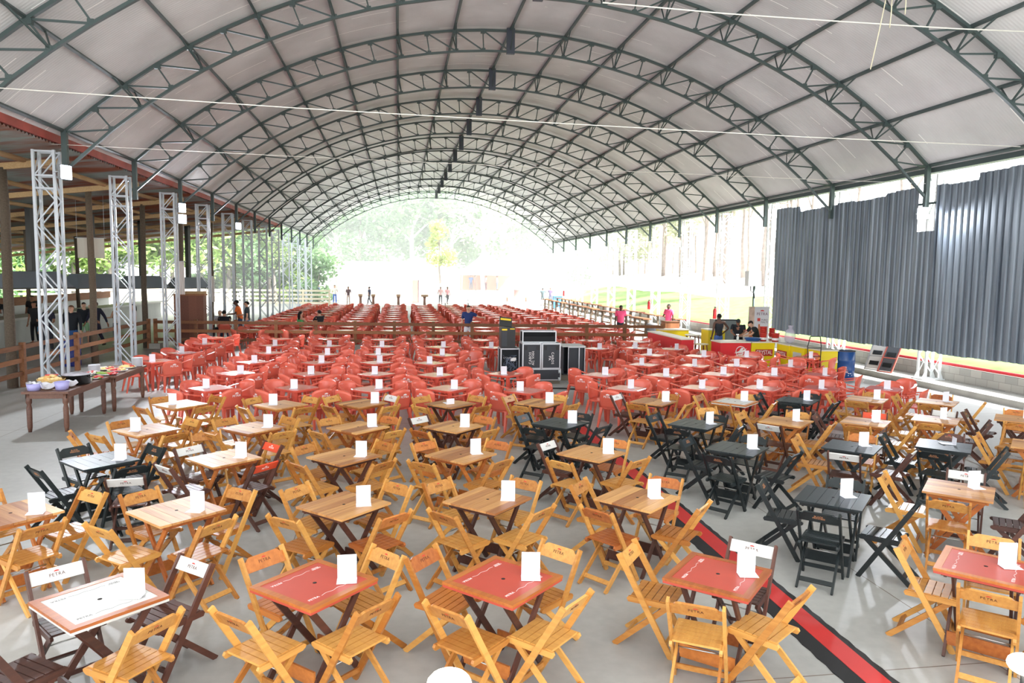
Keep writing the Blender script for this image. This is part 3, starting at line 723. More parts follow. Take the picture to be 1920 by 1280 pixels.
# ------------------------------------------------------------------ moulded red chairs and tables
def chair_seat(mb):
    pts = []
    for i in range(20):
        a = 2*pi*i/20; c, s = cos(a), sin(a); e = .5
        pts.append((.225*abs(c)**e*(1 if c >= 0 else -1), .215*abs(s)**e*(1 if s >= 0 else -1)))
    k = 20; old = mb.smooth; mb.smooth = True
    vs = [(x, y, .385) for x, y in pts]+[(x*1.02, y*1.02, .41) for x, y in pts]+[(x*.93, y*.93, .425) for x, y in pts]+[(x*.5, y*.5, .412) for x, y in pts]
    fs = []
    for l in range(3):
        for i in range(k): fs.append((l*k+i, l*k+(i+1) % k, (l+1)*k+(i+1) % k, (l+1)*k+i))
    fs.append(tuple(range(3*k, 4*k))); fs.append(tuple(range(k))[::-1])
    mb.add(vs, fs); mb.smooth = old; return mb
def chair_back(mb, nu=10, nv=6):
    def pt(u, v, off):
        zt = .80-.075*abs(u)**2.5; z = .40+v*(zt-.40); w = .205+.03*sin(pi*v*.8)
        ang = u*1.15; x = w*sin(ang)/sin(1.15)
        y = -.205-.085*v+.115*(1-cos(ang))/(1-cos(1.15))*(.35+.65*v)
        return (x*(1+off*1.2), y-off*.35, z)
    old = mb.smooth; mb.smooth = True; vs = []; fs = []
    for off in (0, .035):
        for j in range(nv+1):
            for i in range(nu+1): vs.append(pt(-1+2*i/nu, j/nv, off))
    n = (nu+1)*(nv+1); w = nu+1
    for j in range(nv):
        for i in range(nu):
            a = j*w+i; fs += [(a, a+1, a+w+1, a+w), (n+a, n+a+w, n+a+w+1, n+a+1)]
    for i in range(nu): a = nv*w+i; fs.append((a, a+1, n+a+1, n+a)); fs.append((i, n+i, n+i+1, i+1))
    for j in range(nv):
        a = j*w; fs.append((a, a+w, n+a+w, n+a)); a += nu; fs.append((a, n+a, n+a+w, a+w))
    mb.add(vs, fs); mb.smooth = old; return mb
def chair_arm(mb, s):
    pts = [(s*.225, -.16, .70), (s*.262, -.05, .675), (s*.275, .08, .645), (s*.268, .19, .625), (s*.25, .235, .585), (s*.238, .225, .50), (s*.225, .20, .40)]
    w = [.05, .052, .055, .055, .045, .042, .05]
    for (p, q, a, b) in zip(pts, pts[1:], w, w[1:]): mb.bar(p, q, a, .02, up=(0, 0, 1) if abs(Vector(q).z-Vector(p).z) < .04 else (0, -1, .3), w2=b)
    return mb
def chair_leg(mb, sx, sy):
    a, b = Vector((sx*.195, sy*.18, .41)), Vector((sx*.235, sy*.235+(-.03 if sy < 0 else 0), 0))
    mb.bar(a, b, .062, .05, up=(0, 1, 0), w2=.036, t2=.03); return mb
def make_red_chair(parts=True):
    t = empty('plastic_armchair'); tag(t, 'x', 'chair', 'red plastic armchairs')
    chair_seat(MB()).build('seat', REDPLASTIC, t)
    b = chair_back(MB()).build('backrest', REDPLASTIC, t)
    lm = MB(); Mx = Matrix.Translation((0, -.322, .655)) @ Matrix(((1, 0, 0, 0), (0, -.16, -.98, 0), (0, .98, -.16, 0), (0, 0, 0, 1)))
    put_text(lm, 'PETRA', .062, Mx, .002, 1.1)
    e = [(.042*cos(a), .040+.028*sin(a), .002) for a in [pi*i/10 for i in range(11)]]; lm.add([Mx @ Vector(p) for p in e], [tuple(range(11))])
    lm.build('logo', WHITEPRINT, b)
    for s in (-1, 1): chair_arm(MB(), s).build('armrest', REDPLASTIC, t)
    for sx in (-1, 1):
        for sy in (-1, 1): chair_leg(MB(), sx, sy).build('leg', REDPLASTIC, t)
    return t
def red_chair_whole():
    m_ = MB(); chair_seat(m_); chair_back(m_, 6, 3)
    for s in (-1, 1): chair_arm(m_, s)
    for sx in (-1, 1):
        for sy in (-1, 1): chair_leg(m_, sx, sy)
    return m_
PRC = Proto(make_red_chair())
def make_red_table(whole=False):
    top = MB(); pts = []
    for i in range(24):
        a = 2*pi*(i+.5)/24; c, s = cos(a), sin(a); e = .28
        pts.append((.345*abs(c)**e*(1 if c >= 0 else -1), .345*abs(s)**e*(1 if s >= 0 else -1)))
    k = 24; vs = [(x*.99, y*.99, .675) for x, y in pts]+[(x, y, .71) for x, y in pts]+[(x*.98, y*.98, .72) for x, y in pts]+[(x*.9, y*.9, .717) for x, y in pts]
    fs = [(l*k+i, l*k+(i+1) % k, (l+1)*k+(i+1) % k, (l+1)*k+i) for l in range(3) for i in range(k)]+[tuple(range(3*k, 4*k)), tuple(range(k))[::-1]]
    top.add(vs, fs)
    legs = []
    for sx in (-1, 1):
        for sy in (-1, 1): legs.append(((sx*.27, sy*.27, .69), (sx*.30, sy*.30, 0)))
    if whole:
        for a, b in legs: top.bar(a, b, .075, .065, up=(0, 1, 0), w2=.05, t2=.045)
        o = top.build('plastic_table', REDTABLE); return tag(o, 'x', 'table', 'red plastic tables')
    t = empty('plastic_table'); tag(t, 'x', 'table', 'red plastic tables')
    top.build('tabletop', REDTABLE, t)
    for a, b in legs: MB().bar(a, b, .075, .065, up=(0, 1, 0), w2=.05, t2=.045).build('leg', REDTABLE, t)
    return t
PRT = Proto(make_red_table()); PRT2 = Proto(make_red_table(True))
wh = red_chair_whole(); o = wh.build('plastic_armchair', REDPLASTIC); tag(o, 'x', 'chair', 'red plastic armchairs beyond the rail fence'); PRC2 = Proto(o)

NR = [   # near block of red tables, row by row from the front: x of every table
 (15.1, [(-3.75, 15.42), (-2.06, 15.38), (-.54, 15.14), (1.01, 15.11), (2.56, 14.73), (4.79, 14.87), (6.41, 14.84), (7.77, 14.68), (9.1, 14.6), (10.48, 14.43)]),
 (17.2, [(-3.74, 17.65), (-2.03, 17.47), (-.52, 17.39), (.87, 17.14), (2.52, 17.24), (4.78, 16.94), (6.32, 16.76), (7.76, 16.88), (9.02, 16.71), (10.35, 16.65)]),
 (19.5, [(-6.18, 20.13), (-3.74, 19.81), (-2.09, 19.63), (-.58, 19.58), (.84, 19.4), (6.53, 18.83), (7.85, 18.55), (9.06, 18.5), (10.48, 18.32)]),
 (21.5, [(-6.08, 22.06), (-3.68, 22.0), (-2.12, 21.54), (-.53, 21.5), (1.3, 21.3), (7.58, 21.13), (8.87, 20.81), (10.36, 20.62), (12.1, 20.29)]),
 (23.7, [(-6.13, 24.77), (-3.97, 24.22), (-2.21, 24.03), (-.45, 23.83), (1.27, 23.64), (2.98, 23.44), (6.35, 23.05), (7.76, 23.2), (8.85, 22.83)]),
 (26.4, [(-6.37, 26.92), (-4.07, 26.51), (-2.43, 26.73), (-.55, 26.31), (1.23, 26.52), (2.92, 26.1), (5.1, 26.1), (6.8, 25.9), (8.55, 25.47)]),
]
for r, (_, row) in enumerate(NR):
    for i, (x, y) in enumerate(row):
        where = '%s table from left, %s red row' % (ORD[i], ORD[r])
        a = radians(45+rnd.uniform(-4, 4))
        PRT.place((x, y, 0), a, 'red plastic table, %s from left in the %s red row' % (ORD[i], ORD[r]))
        if r < 5: card(x+rnd.uniform(-.12, .16), y-.05+rnd.uniform(-.1, .08), .719, radians(rnd.uniform(-18, 14)), 'white menu stand on the %s' % where)
        for sn, sx, sy in SIDES:
            d = Vector((sx, sy, 0)).normalized(); n = Vector((-d.y, d.x, 0))
            p = Vector((x, y, 0))+d*(.60+rnd.uniform(-.06, .08))+n*rnd.uniform(-.07, .07)
            PRC.place((p.x, p.y, 0), atan2(-d.y, -d.x)-pi/2+radians(rnd.uniform(-14, 14)), 'red plastic armchair, %s of %s' % (sn, where))
# loose red chairs
for x, y, rz, lab in ((2.05, 19.9, 100, 'red plastic armchair standing alone left of the black flight cases'), (2.2, 21.6, 160, 'red plastic armchair behind the lone one, left of the flight cases'), (11.3, 17.6, 75, 'red plastic armchair turned aside near the kerb at right'), (11.5, 15.2, 120, 'red plastic armchair standing by the kerb at the right end of first red row'), (.75, 28.1, 60, 'red plastic armchair pulled up by the rail fence near the man in navy polo')):
    PRC.place((x, y, 0), radians(rz), lab)
# far block beyond the fence: thirteen rows; the first two rows' chairs are their own objects, the rest one mass
FX = [-5.78, -3.95, -2.1, -.28, 1.62, 3.58, 5.45, 7.28, 9.15]
mass = MB(); tmpl = red_chair_whole(); nind = 0
for r in range(13):
    y = 30.35+1.965*r
    for i, x in enumerate(FX):
        if i == 8 and r > 9: continue
        xx, yy = x+rnd.uniform(-.05, .05), y+rnd.uniform(-.06, .06)-(.03*(x+.3))
        PRT2.place((xx, yy, 0), radians(45+rnd.uniform(-4, 4)), 'red plastic table, %s from left in %s row behind the rail fence' % (ORD[i], ORD[r]), 'red plastic tables beyond the rail fence')
        for sn, sx, sy in SIDES:
            d = Vector((sx, sy, 0)).normalized()
            p = Vector((xx, yy, 0))+d*(.62+rnd.uniform(-.05, .06)); rz = atan2(-d.y, -d.x)-pi/2+radians(rnd.uniform(-12, 12))
            if nind < 76 and r < 2:
                nind += 1
                PRC2.place((p.x, p.y, 0), rz, 'red plastic armchair, %s of %s table from left, %s row behind fence' % (sn, ORD[i], ORD[r]))
            else:
                Mx = Matrix.Translation(p) @ Matrix.Rotation(rz, 4, 'Z'); mass.add([Mx @ Vector(v) for v in tmpl.v], tmpl.f)
mass.mi = [0]*len(mass.f); mass.sm = [False]*len(mass.f)
o = mass.build('plastic_armchairs', REDPLASTIC); tag(o, 'distant rows of red plastic armchairs far behind the rail fence', 'chairs', kind='stuff')

# ------------------------------------------------------------------ flight cases and sound gear
CASEBLK = mat('dark grey case laminate', (46, 49, 56), .55)
ALU = mat('aluminium case edge', (206, 208, 212), .35, .5)
DARKIN = mat('black case inside', (18, 22, 26), .8)
YELLOWL = mat('yellow label', (236, 204, 40), .5)
def wrect(px0, py0, px1, py1, y):
    a, b = aty(px0, max(py0, py1), y), aty(px1, min(py0, py1), y); return a.x, a.z, b.x, b.z
def edged(mb, x0, y0, z0, x1, y1, z1, e=.03):
    """aluminium edge bars of a box"""
    for x in (x0, x1):
        for y in (y0, y1): mb.b2((x-e/2, y-e/2, z0), (x+e/2, y+e/2, z1))
        for z in (z0, z1): mb.b2((x-e/2, y0, z-e/2), (x+e/2, y1, z+e/2))
    for y in (y0, y1):
        for z in (z0, z1): mb.b2((x0, y-e/2, z-e/2), (x1, y+e/2, z+e/2))
    return mb
CY_ = 20.35
# low wheeled case under the pair
x0, z0, x1, z1 = wrect(995, 714, 1051, 692, CY_-.15)
t = empty('flight_case', (x0, CY_-.15, 0), label='low black wheeled case on its side under the two lettered flight cases', cat='flight case')
w_, zb, zt_ = x1-x0, max(.12, z0), z1
MB().b2((0, 0, zb), (w_, .7, zt_)).build('body', CASEBLK, t); edged(MB(), 0, 0, zb, w_, .7, zt_, .025).build('edge_trim', ALU, t)
for cx in (.05, w_-.05):
    for cz in (zb+.03, zt_-.06): MB().tube([(cx-.02, -.05, cz), (cx+.02, -.05, cz)], .05, 12).build('caster', mat('pale caster', (190, 196, 200), .3), t)
MB().b2((.0, .05, 0), (w_, .65, zb)).build('plinth', mat('worn plywood dolly', (120, 112, 98), .8), t)
x0, z0, x1, z1 = wrect(978, 692, 1050, 644, CY_); xm = (x0+x1)/2; zb = zt_+.005; hh = z1-z0
for k, (xa, xb, body, rot, lab) in enumerate(((x0, xm-.01, 'CABOS\nAC VHH', pi/2, 'black flight case stencilled CABOS AC, standing beside the one lettered CABOS PA'), (xm+.01, x1, 'CABOS\nPA', -pi/2, 'black flight case stencilled CABOS PA, standing beside the one lettered CABOS AC'))):
    t = empty('flight_case', (xa, CY_-.1, zb), label=lab, cat='flight case'); w_ = xb-xa
    MB().b2((.012, .01, 0), (w_-.012, .6, hh)).build('body', CASEBLK, t); edged(MB(), .015, .012, .015, w_-.015, .6, hh-.015, .035).build('edge_trim', ALU, t)
    for cx in (.09, w_-.09): MB().b2((cx-.05, -.005, hh-.19), (cx+.05, .012, hh-.07)).build('latch', BLACKPL, t)
    Mx = Matrix.Translation((w_/2, .005, hh*.42)) @ Matrix.Rotation(pi/2, 4, 'X') @ Matrix.Rotation(rot, 4, 'Z')
    put_text(MB(), body, .098, Mx, .003, 1.15).build('stencil_lettering', WHITEPRINT, t) if False else put_text(MB(), body, .098, Mx, .003, 1.15).build('stencil_lettering', WHITEPRINT, t)
ztop = zb+hh
# open-topped case standing on the pair
x0, z0, x1, z1 = wrect(979, 643, 1041, 621, CY_+.2)
t = empty('flight_case', (x0, CY_+.1, ztop+.003), label='open dark case lid resting on top of the two lettered flight cases', cat='flight case'); w_ = x1-x0; hh = z1-ztop
m_ = MB().b2((0, .38, 0), (w_, .4, hh)); m_.b2((0, 0, 0), (.02, .4, hh)); m_.b2((w_-.02, 0, 0), (w_, .4, hh)); m_.b2((0, 0, 0), (w_, .4, .02)); m_.b2((0, 0, 0), (w_, .02, hh*.55)); m_.build('body', DARKIN, t)
edged(MB(), 0, 0, 0.012, w_, .4, hh, .03).build('edge_trim', ALU, t)
# rack of leads at left and the amplifier head on it
x0, z0, x1, z1 = wrect(938, 703, 974, 653, CY_+.3)
t = empty('equipment_rack', (x0, CY_+.25, 0), label='open metal rack stuffed with cables left of the lettered flight cases', cat='equipment rack'); w_ = x1-x0; z1 = max(z1, .9)
MB().b2((.02, .05, .1), (w_-.02, .6, z1-.02)).build('body', DARKIN, t); edged(MB(), .01, .01, .1, w_-.01, .6, z1-.01, .03).build('frame', ALU, t)
m_ = MB(); rr = random.Random(5)
for k in range(9):
    a = [(rr.uniform(.06, w_-.06), rr.uniform(-.01, .03), rr.uniform(.18, z1-.15)) for _ in range(6)]; m_.tube(a, .009, 5)
m_.build('cable_tangle', mat('grey cables', (120, 130, 150), .5), t)
put_text(MB().b2((w_-.26, .0, z1-.36), (w_-.1, .045, z1-.26)), 'CABOS', .07, Matrix.Translation((.19, .03, z1-.27)) @ Matrix.Rotation(pi/2, 4, 'X'), .002).build('sticker', WHITEPRINT, t)
for cx in (.06, w_-.06): MB().tube([(cx, .1, .05), (cx+.02, .1, .05)], .05, 10).build('caster', BLACKPL, t)
xb0, _, xb1, zz = wrect(939, 653, 966, 614, CY_+.35)
t = empty('amplifier', (xb0, CY_+.3, z1+.016), label='black amplifier head with yellow labels standing on the cable rack', cat='amplifier'); w_ = xb1-xb0; hh = zz-z1-.016
MB().b2((0, 0, 0), (w_, .45, hh)).build('cabinet', BLACKPL, t); MB().b2((.02, -.006, .05), (w_*.42, .004, hh-.1)).build('front_grille', CASEBLK, t)
MB().b2((.02, -.008, hh-.08), (w_*.42, .002, hh-.03)).build('label_strip', YELLOWL, t); MB().b2((w_*.62, -.008, hh-.05), (w_*.95, .002, hh-.02)).build('label_strip', YELLOWL, t)
t2 = empty('flight_case', (xb0-.02, CY_+.38, z1+.018+hh), label='small black lid with a yellow strip propped on top of the amplifier', cat='case lid')
rotx = Matrix.Rotation(radians(-18), 3, 'X') @ Matrix.Rotation(radians(6), 3, 'Y')
MB().box((.17, .12, .15), (.36, .05, .27), rotx).build('lid', BLACKPL, t2); MB().box((.17, .075, .225), (.30, .02, .055), rotx).build('label_strip', YELLOWL, t2)
# dark speaker cabinet at right
x0, z0, x1, z1 = wrect(1054, 712, 1096, 650, CY_+.5)
t = empty('speaker_cabinet', (x0, CY_+.45, 0), label='tall black open cabinet with a pale top right of the lettered flight cases', cat='cabinet'); w_ = x1-x0
m_ = MB(); m_.b2((0, 0, .18), (.02, .75, z1)); m_.b2((w_-.02, 0, .18), (w_, .75, z1)); m_.b2((0, .72, .18), (w_, .75, z1)); m_.b2((0, 0, .18), (w_, .75, .2)); m_.b2((.2, .06, .2), (w_-.02, .1, z1)); m_.build('body', CASEBLK, t)
MB().b2((-.02, -.02, z1), (w_+.02, .77, z1+.03)).build('top_panel', mat('pale grey laminate', (200, 202, 200), .5), t)
MB().b2((w_*.72, -.01, .2), (w_*.76, .06, z1)).build('edge_trim', ALU, t); edged(MB(), .16, .0, .19, w_, .01, z1-.01, .02).build('front_frame', ALU, t)
MB().b2((-.3, .05, 0), (w_+.1, .7, .18)).build('pallet', mat('worn plywood dolly', (120, 112, 98), .8), t)
thing('cable', MB().tube([(2.9, 19.8, .02), (3.6, 19.4, .02), (4.4, 19.3, .02), (5.0, 19.0, .02), (5.5, 19.2, .02), (5.4, 19.9, .02)], .02, 6), BLACKPL, 'black cable lying on the floor in front of the flight cases', 'cable')
# rubber cable ramp on the floor
def ramp_part(mb, xa0, xa1, xb0, xb1, ya, yb, za, zb_, teeth=False):
    n = int((yb-ya)/.11); vs = []
    for i in range(n+1):
        f_ = i/n; y = ya+(yb-ya)*f_; o = .012 if (teeth and i % 2) else 0
        l = xa0+(xb0-xa0)*f_; r_ = xa1+(xb1-xa1)*f_
        mb.v += [(l-o, y, za), (r_+o, y, zb_), (l-o, y, 0), (r_+o, y, 0)]
    for i in range(n):
        a = 4*i+len(mb.v)-4*(n+1); mb.f += [(a, a+1, a+5, a+4), (a, a+4, a+6, a+2), (a+1, a+3, a+7, a+5)]; mb.mi += [0]*3; mb.sm += [False]*3
    return mb
t = empty('cable_ramp', (0, 0, 0), label='long red rubber cable ramp with black edges crossing the floor diagonally in the photo', cat='cable ramp')
RY0, RY1 = 3.2, 18.6
ramp_part(MB(), 3.40, 3.53, 3.36, 3.50, RY0, RY1, .008, .03, True).build('black_edge', mat('black rubber', (34, 34, 36), .7), t)
ramp_part(MB(), 3.53, 3.72, 3.50, 3.74, RY0, RY1, .032, .032).build('red_lid', mat('red rubber', (196, 50, 48), .55, var=.1, noise=2), t)
ramp_part(MB(), 3.72, 3.80, 3.74, 3.83, RY0, RY1, .03, .008, True).build('black_edge', mat('black rubber', (34, 34, 36), .7), t)
# lamps close to the viewer at the bottom edge
LAMP = mat('lit lamp glass', (255, 250, 236), .3, emit=6)
for p, r, lab in ((aty(842, 1276, 3.2), .105, 'round lit lamp head at the bottom edge of the view, centre'), (aty(1922, 1240, 3.9), .10, 'round lit lamp head at the right edge of the view, low down')):
    t = empty('stage_lamp', (p.x, p.y, 0), label=lab, cat='lamp')
    MB().ball((0, 0, p.z-.02), (r, r, r*.62), 18, 10).build('lamp_head', LAMP, t); MB().tube([(0, 0, 0), (0, 0, p.z-.06)], .018, 8).build('stand', BLACKPL, t)
    MB().lathe([(.16, 0), (.16, .02), (.03, .04)], (0, 0, 0), 16).build('base', BLACKPL, t)

# ------------------------------------------------------------------ drink counters on the right
CRED = mat('red counter panel', (222, 44, 52), .4); CYEL = mat('yellow counter panel', (240, 214, 30), .4)
CTOP = mat('pale counter top', (228, 222, 204), .35)
def counter(x0, y0, x1, y1, m_, lab, top=.93, foot=.10):
    t = empty('drink_counter', ((x0+x1)/2, (y0+y1)/2, 0), label=lab, cat='counter'); a, b = (x1-x0)/2, (y1-y0)/2
    MB().b2((-a, -b, foot), (a, b, top-.04)).build('body', m_, t); MB().b2((-a-.02, -b-.02, top-.04), (a+.02, b+.02, top)).build('worktop', CTOP, t)
    for sx in (-1, 1):
        for sy in (-1, 1): MB().b2((sx*(a-.07)-.04, sy*(b-.07)-.04, 0), (sx*(a-.07)+.04, sy*(b-.07)+.04, foot)).build('foot', m_, t)
    return t, a, b
CYF = 23.1
t, a, b = counter(10.66, CYF, 11.74, CYF+.75, CRED, 'red drink counter with a white round bird emblem beside the CRYSTAL one')
m_ = MB(); c0 = Vector((.18, -b-.004, .6))
ring = [(c0.x+.17*cos(2*pi*i/24), c0.y, c0.z+.17*sin(2*pi*i/24)) for i in range(25)]; m_.tube(ring, .014, 6)
m_.add([(c0.x+x, c0.y-.004, c0.z+z) for x, z in ((-.24, -.05), (-.06, .02), (.02, .13), (.11, .12), (.05, .04), (.22, .11), (.08, -.04), (-.05, -.05))], [tuple(range(8))])
m_.add([(c0.x+x, c0.y-.003, c0.z+z) for x, z in ((-.12, -.08), (.02, -.07), (.12, -.04), (.06, -.12), (-.05, -.13))], [tuple(range(5))]); m_.build('emblem', WHITEPRINT, t)
t, a, b = counter(11.76, CYF, 12.6, CYF+.75, CYEL, 'yellow drink counter lettered CRYSTAL on a red plate')
MB().box((.04, -b-.004, .56), (.62, .01, .22)).build('name_plate', mat('dark red plate', (176, 34, 40), .4), t)
put_text(MB(), 'CRYSTAL', .165, Matrix.Translation((.04, -b-.011, .56)) @ Matrix.Rotation(pi/2, 4, 'X') @ Matrix.Diagonal((.86, 1.25, 1, 1)), .003).build('lettering', WHITEPRINT, t)
ys = (22.28, 21.48, 20.62); labs = ('yellow side counter lettered CRYSTAL round the corner, facing the red chairs', 'yellow side counter with a grey panel, behind the hand truck', 'last yellow side counter, next to the blue barrel')
for k, y in enumerate(ys):
    t, a, b = counter(12.66+.06*k, y, 13.22+.06*k, y+.78, CYEL, labs[k], .91)
    if k == 0:
        MB().box((-a-.004, .05, .56), (.01, .62, .22)).build('name_plate', mat('dark red plate', (176, 34, 40), .4), t)
        put_text(MB(), 'CRYSTAL', .15, Matrix.Translation((-a-.011, .05, .56)) @ Matrix.Rotation(-pi/2, 4, 'Z') @ Matrix.Rotation(pi/2, 4, 'X') @ Matrix.Diagonal((.9, 1.25, 1, 1)), .003).build('lettering', WHITEPRINT, t)
    if k == 1: MB().box((-a-.004, 0, .45), (.01, .5, .5)).build('grey_panel', mat('light grey panel', (196, 196, 190), .5), t)
t, a, b = counter(9.72, 24.2, 10.18, 27.7, CRED, 'long red drink counter end-on beside the end of the rail fence')
MB().box((-a-.004, -.8, .45), (.01, .12, .3)).build('bottle_print', mat('pale bottle print', (216, 150, 150), .5), t)
counter(10.35, 27.9, 11.5, 28.5, CYEL, 'yellow drink counter behind the long red one', .98)
counter(12.2, 27.6, 12.9, 28.3, CYEL, 'yellow drink counter behind the man in the black vest', 1.0)
# things on the counters
BUCKET = mat('red beer cups', (190, 52, 40), .45)
def cup_stack(x, y, z, n, r, lab):
    t = empty('bucket', (x, y, z), label=lab, cat='bucket'); m_ = MB()
    m_.lathe([(r*.8, 0), (r, .26), (r*1.04, .27), (r*1.04, .29)], (0, 0, 0), 16); m_.build('body', BUCKET, t)
    MB().lathe([(r*.86, .05), (r*.93, .13)], (0, 0, 0), 16, False).build('white_band', WHITEPRINT, t)
    m_ = MB()
    for i in range(n): m_.lathe([(r*.9, .29+.07*i), (r*1.03, .35+.07*i), (r*1.03, .36+.07*i)], (0, 0, 0), 16)
    m_.build('nested_rims', BUCKET, t)
cup_stack(12.3, CYF+.25, .93, 3, .12, 'tall stack of red printed buckets on the CRYSTAL counter')
cup_stack(12.62, CYF+.02, .93, 0, .13, 'single red and white bucket in front of the taller stack')
cup_stack(12.72, CYF+.45, .93, 2, .10, 'red bucket stack beside the clear plastic bag')
m_ = MB(); rr = random.Random(9); prof = [(.06, 0), (.15, .08), (.17, .25), (.13, .42), (.05, .5), (.1, .6)]
m_.lathe(prof, (0, 0, 0), 14); m_.v = [(x+rr.uniform(-.02, .02), y+rr.uniform(-.02, .02), z) for x, y, z in m_.v]
thing('plastic_bag', m_, mat('clear plastic bag', (214, 210, 226), .15, alpha=.45), 'crumpled clear plastic bag on the yellow side counter', 'bag', (12.95, 22.75, .913))
t = empty('basin', (12.0, CYF+.4, .93), label='round blue basin on the CRYSTAL counter top', cat='basin'); MB().lathe([(.0, .0), (.22, 0), (.28, .09), (.30, .10), (.26, .09), (.2, .02), (0, .02)], (0, 0, 0), 22, False).build('bowl', mat('blue plastic', (40, 96, 166), .3), t)
t = empty('spray_bottle', (11.45, CYF+.4, .93), label='small white topped bottle on the red counter', cat='bottle'); MB().lathe([(.04, 0), (.04, .13), (.015, .16), (.015, .19)], (0, 0, 0), 12).build('bottle_body', mat('clear bottle plastic', (210, 216, 214), .2), t); MB().box((-.01, 0, .21), (.1, .03, .04)).build('nozzle', WHITEPRINT, t)
# blue barrel
BB = mat('blue enamel', (28, 74, 138), .28, var=.06)
def barrel(x, y, lab, m_, h=.88, r=.30):
    t = empty('barrel', (x, y, 0), label=lab, cat='barrel')
    MB().lathe([(r*.97, 0), (r, .02), (r, h*.30), (r*1.035, h*.33), (r, h*.36), (r, h*.63), (r*1.035, h*.66), (r, h*.69), (r, h-.02), (r*.97, h-.01)], (0, 0, 0), 28).build('drum', m_, t)
    MB().lathe([(r*.9, h-.02), (r*1.01, h-.02), (r*1.01, h), (r*.95, h)], (0, 0, 0), 28, False).build('rim', mat('rusty rim', (96, 82, 76), .6), t); return t
t = barrel(13.66, 20.75, 'blue steel barrel beside the last yellow counter', BB)
m_ = MB()
for i, (w_, z) in enumerate(((.16, .28), (.1, .2), (.14, .14))):
    m_.add([(.303*cos(a), .303*sin(a), z+dz) for a in (radians(-100), radians(-100)+w_/.3) for dz in (-.012, .012)], [(0, 1, 3, 2)])
m_.build('white_marking', WHITEPRINT, t)
barrel(-10.3, 25.0, 'dark blue barrel behind the nearest grey column at left', mat('dark blue plastic', (24, 44, 120), .35), .9, .3)
# hand truck
t = empty('hand_truck', (12.38, 20.3, 0), label='black tubular hand truck standing against the yellow side counters', cat='hand truck'); m_ = MB()
for s in (-1, 1): m_.tube([(s*.2, 0, .02), (s*.2, .02, .5), (s*.22, .04, 1.05), (s*.16, .02, 1.35)], .014, 7)
for z in (.25, .5, .75, 1.0): m_.tube([(-.21, .03, z), (.21, .03, z)], .011, 6)
m_.tube([(-.16, .02, 1.35), (.16, .02, 1.35)], .014, 7); m_.tube([(0, .03, .25), (0, .03, .75)], .01, 6); m_.build('tube_frame', BLACKPL, t)
MB().b2((-.22, -.22, .01), (.22, 0, .025)).build('toe_plate', BLACKPL, t)
for s in (-1, 1): MB().tube([(s*.24, .12, .11), (s*.28, .12, .11)], .11, 14).build('wheel', mat('black tyre rubber', (30, 30, 30), .8), t)
# roll-up beer banner
t = empty('banner_stand', (14.0, 27.0, 0), label='tall printed PETRA PURO MALTE banner stand behind the drink counters', cat='banner')
MB().b2((-.43, -.01, .05), (.43, .01, 1.95)).build('panel', mat('pale grey banner print', (206, 204, 208), .6), t); MB().b2((-.45, -.12, 0), (.45, .12, .06)).build('base', ALU, t)
MB().b2((-.43, -.013, .05), (-.19, -.008, 1.95)).build('photo_strip', mat('warm photo print', (196, 170, 152), .6, var=.25, noise=5), t)
BOT = [(.0, 0), (.055, 0), (.06, .28), (.025, .42), (.022, .54), (0, .54)]
def bott(cx, z, s, m_, nm): MB().prism([(cx+x*s, z+y*s) for x, y in BOT]+[(cx-x*s, z+y*s) for x, y in BOT[::-1][1:-1]], 'y', -.017, -.012).build(nm, m_, t)
AMB = mat('amber bottle print', (186, 104, 62), .5)
bott(-.31, .75, 1.2, AMB, 'printed_bottle'); bott(.02, .45, 1.5, AMB, 'printed_bottle')
fr = Matrix.Rotation(pi/2, 4, 'X')
put_text(MB(), 'PETRA', .15, Matrix.Translation((.13, -.015, 1.66)) @ fr, .002, 1.1).build('lettering', mat('plum print', (120, 80, 96), .6), t)
MB().prism([(.13+.08*cos(a), 1.77+.05*sin(a)) for a in [pi*i/10 for i in range(11)]], 'y', -.016, -.012).build('red_crest', REDPRINT, t)
MB().b2((-.06, -.016, 1.38), (.06, -.012, 1.5)).build('red_badge', REDPRINT, t)
put_text(MB(), 'PURO\nMALTE', .105, Matrix.Translation((.24, -.015, 1.38)) @ fr, .002).build('lettering', mat('grey print', (120, 116, 118), .7), t)
# small dark banner / fridge behind
t = empty('drinks_fridge', (13.3, 28.3, 0), label='dark framed drinks fridge left of the tall printed banner', cat='fridge'); MB().b2((-.5, 0, 0), (.5, .6, 1.35)).build('body', mat('fridge grey', (110, 118, 122), .4), t)
MB().b2((-.46, -.012, .1), (-.08, 0, 1.3)).build('poster', mat('warm photo print', (196, 170, 152), .6), t); edged(MB(), -.5, -.01, .02, .5, .0, 1.34, .04).build('door_frame', BLACKPL, t)
# stools by the counters
def stool(x, y, h, r, m_, lab, name='bar_stool', cat='stool'):
    t = empty(name, (x, y, 0), label=lab, cat=cat); MB().lathe([(0, h-.03), (r, h-.03), (r, h), (0, h)], (0, 0, 0), 22, False).build('seat' if cat == 'stool' else 'tabletop', m_, t)
    for s in (-1, 1):
        for q in (-1, 1): MB().bar((s*r*.55, q*r*.55, h-.03), (s*r*.8, q*r*.8, 0), .035, .035).build('leg', RAILWOOD, t)
    MB().lathe([(r*.66, h*.35), (r*.72, h*.35), (r*.72, h*.38), (r*.66, h*.38)], (0, 0, 0), 4, False).build('foot_ring', RAILWOOD, t)
stool(10.62, 25.4, .98, .28, CTOP, 'tall round bar table between the two red counters', 'bar_table', 'table')
stool(10.45, 24.2, .76, .25, mat('cream seat', (226, 220, 170), .4), 'round cream topped stool in front of the tall bar table')
